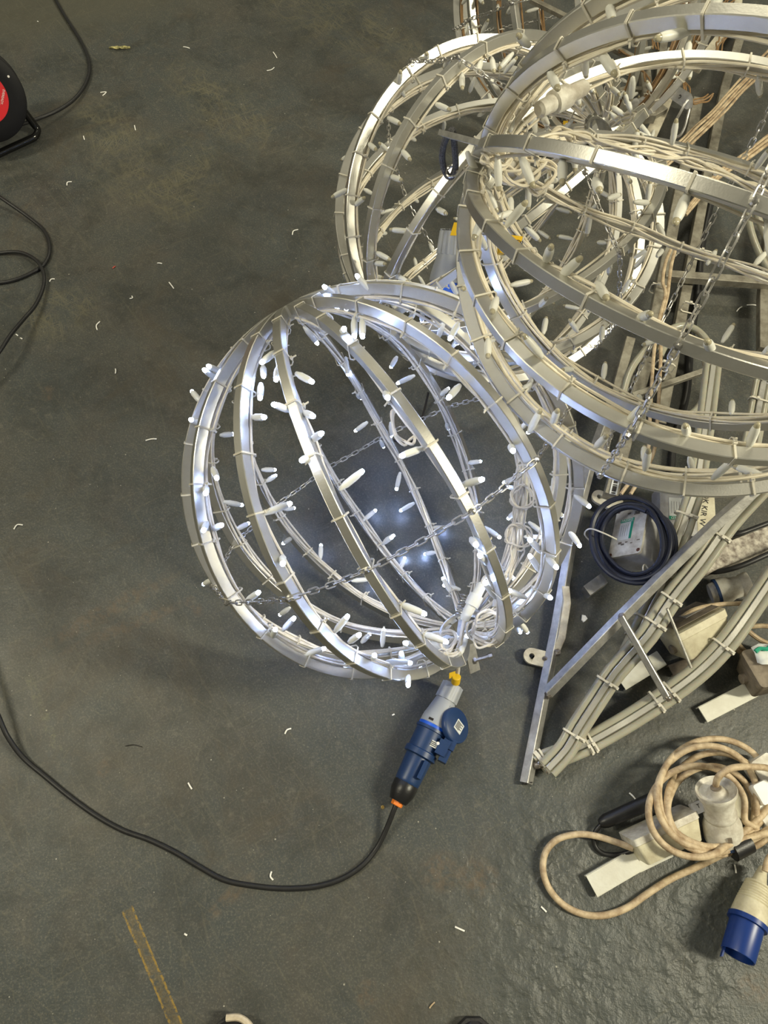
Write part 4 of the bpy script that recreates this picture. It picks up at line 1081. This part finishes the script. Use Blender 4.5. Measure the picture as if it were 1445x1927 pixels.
# ------------------------------------------------------------------ tan coil with white connector, lower right
rnd = random.Random(31); pts = []
ell = [(1312, 1527, 92, 86, .060), (1345, 1492, 106, 102, .040), (1330, 1500, 95, 97, .055), (1348, 1512, 93, 96, .035), (1338, 1524, 82, 82, .045)]
path = ats([(1346, 1482, .098), (1352, 1462, .125), (1375, 1446, .13), (1412, 1443, .12), (1455, 1450, .10), (1492, 1490, .07), (1470, 1555, .06)])
for (cx, cy, rx, ry, h) in ell:
    for k in range(12):
        a = math.radians(42 + 30 * k)
        ex, ey = cx + rx * math.cos(a), cy + ry * math.sin(a)
        hh = h + 0.008 * math.sin(a * 2 + cx) + 0.004 * math.cos(3 * a + cy)
        if ex < 1345 and 1470 < ey < 1645: hh = max(hh, 0.080 + 0.3 * (h - 0.035))
        path.append(at(ex, ey, hh))
path += ats([(1395, 1590, .045), (1350, 1612, .03), (1310, 1632, .012), (1260, 1655, .007), (1215, 1684, .007), (1180, 1708, .007), (1140, 1722, .007), (1100, 1721, .007), (1062, 1704, .008), (1035, 1675, .010), (1022, 1640, .012), (1026, 1605, .014), (1048, 1580, .016), (1085, 1570, .018), (1120, 1573, .022), (1160, 1585, .03), (1192, 1597, .04)])
CO = thing('cable_coil', at(1330, 1510, 0), 'dirty tan cable coiled up and bound with black tape, one loop spread on the floor', 'cable coil')
tube('cable', path, 0.0060, 'tan_cable', CO, 10, 5)
tube('cable', ats([(1375, 1600, .035), (1420, 1578, .045), (1452, 1560, .05), (1465, 1590, .05), (1446, 1618, .05), (1440, 1640, .05)]), 0.0060, 'tan_cable', CO, 10, 5)
tube('cable', ats([(1380, 1604, .03), (1425, 1590, .035), (1465, 1560, .04)]), 0.0060, 'tan_cable', CO, 10, 5)
tp = at(1392, 1592, .045); td = (at(1372, 1600, .045) - at(1412, 1580, .045)).normalized()
lathe('tape_wrap', tp - td * 0.019, td, [(0, 0.0175), (0.001, 0.0190), (0.037, 0.0200), (0.038, 0.0180)], 'black_plastic', CO, 16)
w0 = at(1363, 1578, .030); w1 = at(1347, 1485, .105); wx = (w1 - w0).normalized(); wl = (w1 - w0).length
WC = thing('power_plug', (w0.x, w0.y, 0), 'grubby white waisted plug standing inside the tan coil, blue rim at its foot', 'plug')
def sc_(d): return d * wl
lathe('plug_body', w0, wx, [(sc_(0.03), 0.029), (sc_(0.06), 0.0340), (sc_(0.30), 0.0330), (sc_(0.40), 0.029), (sc_(0.46), 0.0265), (sc_(0.48), 0.0280), (sc_(0.54), 0.0285), (sc_(0.58), 0.0255), (sc_(0.72), 0.0265), (sc_(0.80), 0.0285), (sc_(0.93), 0.0345), (sc_(0.97), 0.0352), (sc_(1.0), 0.0340), (sc_(0.985), 0.0315), (sc_(0.94), 0.0290), (sc_(0.92), 0.020), (sc_(0.94), 0.0165), (sc_(0.99), 0.0135), (sc_(1.02), 0.0105), (sc_(1.022), 0.006)], 'dirty_white', WC, 36)
lathe('blue_rim', w0, wx, [(0, 0.030), (0.001, 0.0350), (sc_(0.055), 0.0352), (sc_(0.06), 0.031)], 'blue_socket', WC, 36)
lathe('gland_ring', w0 + wx * sc_(1.0), wx, [(0.001, 0.009), (0.0038, 0.0088), (0.004, 0.004)], 'dirty_box', WC, 18)
mb = MB(); dd = (CAM - w0).normalized(); dd = (dd - wx * dd.dot(wx)).normalized(); ds = dd.cross(wx)
mb.box(w0 + wx * sc_(0.26) + (dd * 0.97 - ds * 0.25).normalized() * 0.0345, wx * 0.005, ds * 0.0035, dd * 0.0015); build(mb, 'lug_mark', 'dirty_box', WC, False)
# white blocks and small boxes at the edge
KB = thing('terminal_block', at(1430, 1500, 0), 'white terminal block behind the tan coil at the picture edge', 'terminal block')
rbox('block', at(1432, 1492, .045), Vector((0.014, 0.006, 0)), Vector((-0.007, 0.017, 0)), Vector((0, 0, 0.016)), 'offcut_white', KB, 0.12)
rbox('block', at(1440, 1530, .030), Vector((0.016, 0.010, 0)), Vector((-0.012, 0.018, 0)), Vector((0, 0, 0.012)), 'offcut_white', KB, 0.10)
rbox('block', at(1432, 1448, .035), Vector((0.018, 0.010, 0)), Vector((-0.010, 0.020, 0)), Vector((0, 0, 0.022)), 'dirty_white', KB, 0.12)
rbox('block', at(1385, 1520, .018), Vector((0.030, 0.012, 0)), Vector((-0.012, 0.026, 0)), Vector((0, 0, 0.012)), 'cream_plastic', KB, 0.08)
SW = thing('small_connector', at(1312, 1520, 0), 'small grey connector with a black arrow left of the white plug', 'connector')
rbox('block', at(1313, 1519, .06), Vector((0.011, 0.004, 0)), Vector((-0.004, 0.009, 0)), Vector((0, 0, 0.008)), 'grey_box', SW, 0.12)
text('lettering', 'T', at(1314, 1517, .0685), Vector((1, 0.3, 0)), Vector((-0.3, 1, 0)), 0.010, 'ink', SW)

# white plug with blue pins shroud, lower right corner
b0 = at(1436, 1632, .030); b1 = at(1388, 1799, .052); bx_ = (b1 - b0).normalized(); bl_ = (b1 - b0).length
BP = thing('power_plug', at(1408, 1720, 0), 'cream ribbed plug with an open blue pin shroud on the floor', 'plug')
def sb(d): return d * bl_
prof = [(sb(0.0), 0.0075), (sb(0.02), 0.009), (sb(0.17), 0.0155), (sb(0.19), 0.018), (sb(0.205), 0.0265), (sb(0.225), 0.0275)]
for k in range(7):
    f = 0.235 + 0.030 * k; r_ = 0.0270 + 0.0010 * k
    prof += [(sb(f), r_ - 0.0020), (sb(f + 0.010), r_ + 0.0008), (sb(f + 0.020), r_ + 0.0008)]
prof += [(sb(0.46), 0.0345), (sb(0.60), 0.0375), (sb(0.605), 0.030)]
prof = [(d, r * 0.80) for d, r in prof]
lathe('plug_body', b0, bx_, prof, 'cream_plastic', BP, 36)
lathe('blue_collar', b0, bx_, [(sb(0.60), 0.025), (sb(0.603), 0.0318), (sb(0.655), 0.0322), (sb(0.66), 0.027)], 'blue_plug', BP, 36)
lathe('blue_shroud', b0, bx_, [(sb(0.65), 0.024), (sb(0.655), 0.0276), (sb(0.99), 0.0272), (sb(1.0), 0.0266), (sb(0.995), 0.0248), (sb(0.78), 0.0243), (sb(0.775), 0.002)], 'blue_plug', BP, 36)
X, Y, Z = basis(bx_)
for a in (0.4, 2.5, 4.6):
    lathe('pin', b0 + bx_ * sb(0.76) + (X * math.cos(a) + Y * math.sin(a)) * 0.012, bx_, [(0, 0.0032), (sb(0.17), 0.0032), (sb(0.18), 0.0022)], 'brass', BP, 12)
mb = MB(); dd = -RGT; mb.box(b0 + bx_ * sb(0.93) + dd * 0.0272, bx_ * 0.012, bx_.cross(dd).normalized() * 0.004, dd * 0.0015); build(mb, 'key_rib', 'blue_plug', BP, False)
mb = MB(); mb.box(b0 + bx_ * sb(0.27) + RGT * 0.024, bx_ * 0.010, bx_.cross(RGT).normalized() * 0.004, RGT * 0.004); build(mb, 'key_rib', 'cream_plastic', BP, False)

# ------------------------------------------------------------------ clutter at the top right: tubes, plate, carabiner, tan cable run
F3 = thing('motif_frame', at(1210, 120, 0), 'tangled far light frame of upright tubes, brown wires and bulbs at the top edge', 'light frame')
member(ats([(1196, -40, .10), (1207, 90, .10), (1222, 225, .10)]), 0.030, 0.024, F3, m='dusty_shaded_metal')
member(ats([(1262, -40, .06), (1250, 60, .06), (1238, 170, .06)]), 0.024, 0.020, F3, m='dusty_shaded_metal')
member(ats([(1340, -40, .06), (1300, 60, .06), (1262, 160, .06)]), 0.026, 0.020, F3, m='dusty_shaded_metal')
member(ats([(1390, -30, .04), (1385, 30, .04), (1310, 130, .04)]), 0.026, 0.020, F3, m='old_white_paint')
member(ats([(1095, 60, .15), (1220, 125, .12)]), 0.020, 0.014, F3, m='dusty_shaded_metal')
member(ats([(1090, 195, .10), (1180, 168, .10), (1235, 172, .10)]), 0.016, 0.014, F3, m='dusty_shaded_metal')
member(ats([(1105, 245, .10), (1185, 205, .10), (1230, 180, .10)]), 0.024, 0.016, F3, m='dusty_shaded_metal')
member(ats([(1130, 268, .08), (1200, 232, .08), (1250, 205, .08)]), 0.022, 0.016, F3, m='dusty_shaded_metal')
member(ats([(1000, 0, .25), (1060, 30, .25), (1120, 60, .22)]), 0.016, 0.012, F3, m='dusty_shaded_metal')
member(ats([(1215, 275, .05), (1245, 210, .06), (1262, 165, .07)]), 0.034, 0.022, F3, m='old_white_paint')
member(ats([(1292, 300, .03), (1300, 240, .03), (1312, 200, .03)]), 0.026, 0.020, F3, m='dusty_shaded_metal')
for k in range(5):
    tube('tan_wire', wavy(ats([(1470, 70 + 9 * k, .12), (1400, 143 + 7 * k, .12), (1340, 208 + 6 * k, .11), (1285, 260 + 6 * k, .10), (1235, 310 + 5 * k, .09)]), 0.0025, 120 + k, 8), 0.0036, 'tan_cable', F3, 7, 4)
for k in range(3):
    tube('tan_wire', ats([(1445, 255 + 8 * k, .06), (1400, 290 + 7 * k, .06), (1350, 325 + 6 * k, .06), (1290, 395 + 5 * k, .06)]), 0.0045, 'tan_cable', F3, 7, 4)
for k, pth in enumerate((((1100, 5), (1130, 12), (1150, 8), (1165, 15)), ((1180, 160), (1165, 190), (1150, 205), (1140, 225)), ((1160, 90), (1180, 105), (1205, 130), (1215, 150)), ((1290, 100), (1300, 70), (1320, 40), (1330, 10)), ((1345, 110), (1350, 80), (1362, 60), (1380, 55)), ((1230, 90), (1228, 50), (1240, 10), (1250, -20)), ((1345, 20), (1360, 5), (1375, -10), (1390, -20)), ((1270, 130), (1285, 160), (1300, 190), (1335, 175)))):
    for q in range(3):
        tube('brown_wire', wavy([at(a + 4 * q, b_ + 3 * q, .14) for a, b_ in pth], 0.004, 200 + 7 * k + q, 10), 0.0024, 'brown_wire', F3, 6, 3)
def loose_bulb(px, py, tx, ty, h, parent):
    base = at(px, py, h); tip = at(tx, ty, h); d = (tip - base).normalized()
    x, y, z = basis(d, Vector((0.3, 0.2, 0.9)))
    s_ = 1.15
    M = Matrix(((x.x * s_, y.x * s_, z.x * s_, base.x), (x.y * s_, y.y * s_, z.y * s_, base.y), (x.z * s_, y.z * s_, z.z * s_, base.z), (0, 0, 0, 1)))
    o = link('bulb', BULB['off'], parent, Matrix.Translation(-base_of(parent)) @ M); link('bulb_lens', LENS['off'], o)
for t_ in ((1175, 60, 1185, 90), (1235, 60, 1255, 40), (1260, 110, 1258, 90), (1300, 130, 1295, 165), (1280, 25, 1310, 15), (1200, 175, 1175, 185), (1150, 210, 1135, 240), (1195, 235, 1215, 205), (1170, 205, 1180, 230), (1230, 245, 1222, 270), (1120, 120, 1135, 100), (1340, 25, 1350, 50), (1150, 170, 1165, 195), (1125, 235, 1110, 215), (1180, 260, 1165, 240), (1345, 45, 1335, 70), (1390, 40, 1380, 65), (1210, 45, 1195, 20)):
    loose_bulb(*t_, .16, F3)
lathe('inline_connector', at(1180, 200, .14), at(1215, 188, .14) - at(1180, 200, .14), [(0, 0.008), (0.005, 0.014), (0.03, 0.014), (0.032, 0.010), (0.055, 0.010)], 'grey_box', F3, 14)
mb = MB(); mb.box(at(1212, 208, .15), RGT * 0.009 + UPV * 0.004, UPV * 0.016, FWD * 0.0008); build(mb, 'cable_tag', 'yellow_tag', F3, False)
mb = MB(); mb.box(at(1064, 232, .2), RGT * 0.006, UPV * 0.006, FWD * 0.0008); build(mb, 'cable_tag', 'yellow_tag', F3, False)
# numbered plate with a carabiner
HPp = thing('hanging_plate', at(1280, 190, 0), 'bent aluminium plate marked 3 with a steel carabiner through its corner', 'plate')
zc_ = at(1283, 188, .20)
pn = (CAM - zc_).normalized() * 0.8 + Vector((-0.3, -0.3, 0.1)); pn.normalize()
q4 = []
for (px, py) in ((1262, 154), (1300, 176), (1304, 184), (1303, 202), (1292, 206), (1256, 182)):
    r_ = ray(px, py); q4.append(CAM + r_ * ((zc_ - CAM).dot(pn) / r_.dot(pn)))
mb = MB()
for p in q4: mb.v.append(p + pn * 0.003)
for p in q4: mb.v.append(p - pn * 0.003)
n_ = len(q4); mb.f += [tuple(range(n_)), tuple(range(2 * n_ - 1, n_ - 1, -1))] + [(k, k + n_, (k + 1) % n_ + n_, (k + 1) % n_) for k in range(n_)]
build(mb, 'plate', 'dull_aluminium', HPp, False)
def on_plate(px, py, l=0.004):
    r_ = ray(px, py); return CAM + r_ * ((zc_ + pn * l - CAM).dot(pn) / r_.dot(pn))
text('lettering', '3', on_plate(1279, 180), on_plate(1284, 180) - on_plate(1274, 184), UPV, 0.022, 'ink', HPp)
tube('carabiner', [on_plate(x_, y_, l_) for x_, y_, l_ in ((1295, 189, .0), (1288, 196, .008), (1280, 212, .010), (1267, 236, .010), (1264, 250, .010), (1270, 257, .010), (1280, 254, .010), (1288, 240, .006), (1293, 222, .002), (1297, 205, -.006))], 0.0036, 'chain_steel', HPp, 8, 5, True)

# ------------------------------------------------------------------ shoe tips at the bottom edge
def shoe(px, py, label, toe_cream):
    toe = at(px, py, 0.02); t = thing('shoe', (toe.x, toe.y - 0.12, 0), label, 'shoe', 'shoes at the bottom edge')
    st = [(0.0, 0.010, 0.020), (0.012, 0.030, 0.032), (0.035, 0.043, 0.045), (0.075, 0.050, 0.055), (0.12, 0.049, 0.068), (0.17, 0.043, 0.085), (0.22, 0.040, 0.098), (0.27, 0.036, 0.102), (0.29, 0.022, 0.095)]
    mb = MB(); n = 18
    for (d, w, h) in st:
        for k in range(n):
            a = 2 * math.pi * k / n
            y_ = math.sin(a); 
            mb.v.append(Vector((toe.x + w * math.cos(a), toe.y - d, 0.016 + (h - 0.016) * max(y_, -0.05) if y_ > 0 else 0.014)))
    for i in range(len(st) - 1):
        for k in range(n):
            l = (k + 1) % n; mb.f.append((i * n + l, i * n + k, (i + 1) * n + k, (i + 1) * n + l))
    mb.f += [tuple(range(n)), tuple((len(st) - 1) * n + k for k in range(n))[::-1]]
    build(mb, 'upper', 'shoe_black', t)
    mb = MB(); out = [(d, w + 0.003) for d, w, h in st]; out[0] = (-0.004, 0.012)
    ring = [Vector((toe.x + w, toe.y - d, 0)) for d, w in out] + [Vector((toe.x - w, toe.y - d, 0)) for d, w in out[::-1]]
    m_ = len(ring)
    for p in ring: mb.v.append(p + Vector((0, 0, 0.001)))
    for p in ring: mb.v.append(p + Vector((0, 0, 0.019)))
    mb.f += [tuple(range(m_)), tuple(range(2 * m_ - 1, m_ - 1, -1))] + [(k, (k + 1) % m_, (k + 1) % m_ + m_, k + m_) for k in range(m_)]
    build(mb, 'sole', 'shoe_black', t, False)
    if toe_cream:
        tube('toe_trim', [Vector((toe.x + w, toe.y - d + 0.003, 0.026 + 0.03 * d)) for d, w in ((0.06, 0.049), (0.035, 0.043), (0.012, 0.031), (0.0, 0.012), (0.0, -0.010))], 0.0055, 'shoe_cream', t, 8)
    for k in range(4):
        d = 0.13 + 0.028 * k
        tube('lace', [Vector((toe.x - 0.02, toe.y - d, 0.072 + 0.3 * (d - 0.12))), Vector((toe.x, toe.y - d, 0.078 + 0.3 * (d - 0.12))), Vector((toe.x + 0.02, toe.y - d, 0.072 + 0.3 * (d - 0.12)))], 0.0028, 'shoe_black', t, 6)
shoe(438, 1918, 'toe of a black shoe with cream trim at the bottom edge', True)
shoe(892, 1922, 'toe of a plain black shoe at the bottom edge', False)

# ------------------------------------------------------------------ bits on the floor: cut cable-tie ends and scraps
def offcut(px, py, px2, py2, label, bend=0.0, w=0.0014, m='offcut_white', name='tie_offcut', cat='offcut'):
    a, b_ = at(px, py, 0.0014), at(px2, py2, 0.0014)
    d = b_ - a; s_ = Vector((-d.y, d.x, 0))
    pts_ = [a, a.lerp(b_, 0.5) + s_ * bend + Vector((0, 0, 0.001)), b_]
    P_ = catmull(pts_, 4)
    mb = MB(); mb.ring_sweep(P_, frames_of(P_, False, Vector((0, 0, 1))), rectp(w * 2, 0.0016, 0.0003))
    o = build(mb, name, m)
    tag(o, label, cat, 'white cable tie offcuts on the floor')
G = [(318,531,327,543,'straight white offcut on the floor above the glowing ball',0),
(274,829,295,826,'white offcut lying flat beside the glowing ball',0.05),
(26,996,43,988,'bent white offcut near the middle of the floor edge',0.3),
(188,605,183,621,'curved thin white offcut below the yellowish scuff',-0.2),
(126,349,135,342,'hooked white offcut above the cable loop',0.4),
(248,557,244,562,'tiny hooked white offcut right of the cable loop',0.6),
(561,432,550,442,'curved white offcut left of the unlit floor ball',-0.25),
(511,1640,514,1656,'bent white offcut touching the lower black cable',-0.25),
(856,1744,874,1752,'straight white offcut in the open floor near the bottom',0.0),
(1018,1706,1028,1716,'white offcut left of the tan cable loop',0.0),
(1184,1492,1198,1507,'white offcut left of the tan coil, near the frame foot',0.03),
(1382,1627,1385,1643,'white offcut between the tan coil and the cream plug',0.0),
(536,1381,548,1371,'thin white offcut midway between the ball and the lower cable',0.2),
(354,1473,361,1485,'straight white offcut above the lower black cable',0.0),
(93,530,103,525,'white offcut touching the crossing of the cable loop',0.25),
(514,98,521,109,'straight white offcut high on the scratched floor',0.0),
(345,88,357,91,'white offcut near the top, flat and straight',0.0),
(502,133,516,127,'thin curved white offcut near the top',-0.2),
(253,236,255,245,'short upright white offcut below the dry leaf',0.0),
(157,256,159,263,'short white offcut right of the reel stand',0.0),
(189,174,193,180,'ring-like white offcut inside the reel cable curve',0.9),
(217,694,217,703,'two-piece white offcut in the middle left floor',0.1),
(1405,574,1426,575,'white offcut inside the dusty tube frame, lying flat',0.03),
(1386,586,1396,577,'white offcut inside the dusty tube frame, slanting',0.05),
(1170,380,1164,392,'white offcut beneath the stacked ball',0.0),
(70,40,72,41,'tiny white speck at the far corner of the floor',0.0),
(296,495,305,496,'pale short offcut above the cable loop',0.0),
(30,629,34,632,'small white bit beside the left cable',0.0),
(38,636,42,638,'small white bit under the left cable loop',0.0),
(832,1375,834,1378,'white crumb beside the blue socket',0.0),
(347,1757,352,1760,'white crumb left of the yellow line end',0.0),
(738,1346,742,1344,'white crumb left of the grey plug',0.0),
(1213,1685,1217,1688,'white crumb inside the tan cable loop',0.0)]
for (a, b_, c_, d_, lab, bd) in G: offcut(a, b_, c_, d_, lab, bd)
offcut(212, 505, 217, 501, 'small red scrap above the cable loop', 0.0, 0.0015, 'red_scrap', 'red_scrap', 'scrap')
offcut(236, 1404, 268, 1406, 'thin dark wire twig on the open floor', 0.1, 0.0006, 'hole_dark', 'twig', 'twig')
offcut(808, 1897, 818, 1886, 'short straw-coloured splinter near the bottom edge', 0.05, 0.0012, 'tan_cable', 'splinter', 'splinter')
for o in list(C.objects):
    if o.name.split('.')[0] in ('red_scrap', 'twig', 'splinter') and 'group' in o: del o['group']
# dry leaf, gold nut, paint chip
rnd = random.Random(6); mb = MB()
a, b_ = at(207, 94, 0), at(246, 93, 0)
for i in range(9):
    u_ = i / 8; w = 0.0065 * math.sin(math.pi * min(max(u_, 0.06), 0.94)) + 0.001
    c_ = a.lerp(b_, u_)
    for s_ in (-1, 0, 1):
        mb.v.append(c_ + Vector((0, s_ * w * rnd.uniform(0.6, 1.3), 0.004 + (0.006 if s_ else 0.0) + rnd.uniform(-.002, .003))))
for i in range(8):
    for k in range(2): mb.f.append((i * 3 + k, i * 3 + k + 1, i * 3 + k + 4, i * 3 + k + 3))
lf = build(mb, 'dry_leaf', 'leaf_dry'); tag(lf, 'curled dry yellow leaf near the top edge of the floor', 'leaf')
md = lf.modifiers.new('thickness', 'SOLIDIFY'); md.thickness = 0.001
lf.location.z = 0.001
o = lathe('brass_nut', at(720, 1519, 0.0005), Vector((0, 0, 1)), [(0, 0.0034), (0.003, 0.0036), (0.0032, 0.0018), (0.0010, 0.0016)], 'brass', None, 6)
tag(o, 'tiny brass nut on the floor beside the black end of the socket', 'nut')
mb = MB(); c_ = at(1098, 1164, 0.0); ring = [(-.006, -.004), (-.002, -.009), (.003, -.006), (.008, -.001), (.004, .006), (-.003, .008)]
for (p, q) in ring: mb.v.append(c_ + Vector((p, q, 0.0006)))
for (p, q) in ring: mb.v.append(c_ + Vector((p * 0.9, q * 0.9, 0.004)))
mb.f += [(5, 4, 3, 2, 1, 0), (6, 7, 8, 9, 10, 11)] + [(k, (k + 1) % 6, (k + 1) % 6 + 6, k + 6) for k in range(6)]
o = build(mb, 'paint_chip', 'offcut_white', None, False); tag(o, 'cream paint chip on the floor left of the welded frame', 'paint chip')

o = tube('wire_hook', ats([(806, 738, .03), (800, 765, .012), (793, 792, .004), (789, 818, .003), (780, 828, .003), (762, 832, .003), (738, 828, .003)]), 0.0026, 'hole_dark', None, 8)
tag(o, 'bent dark wire hook on the floor inside the glowing ball', 'hook')
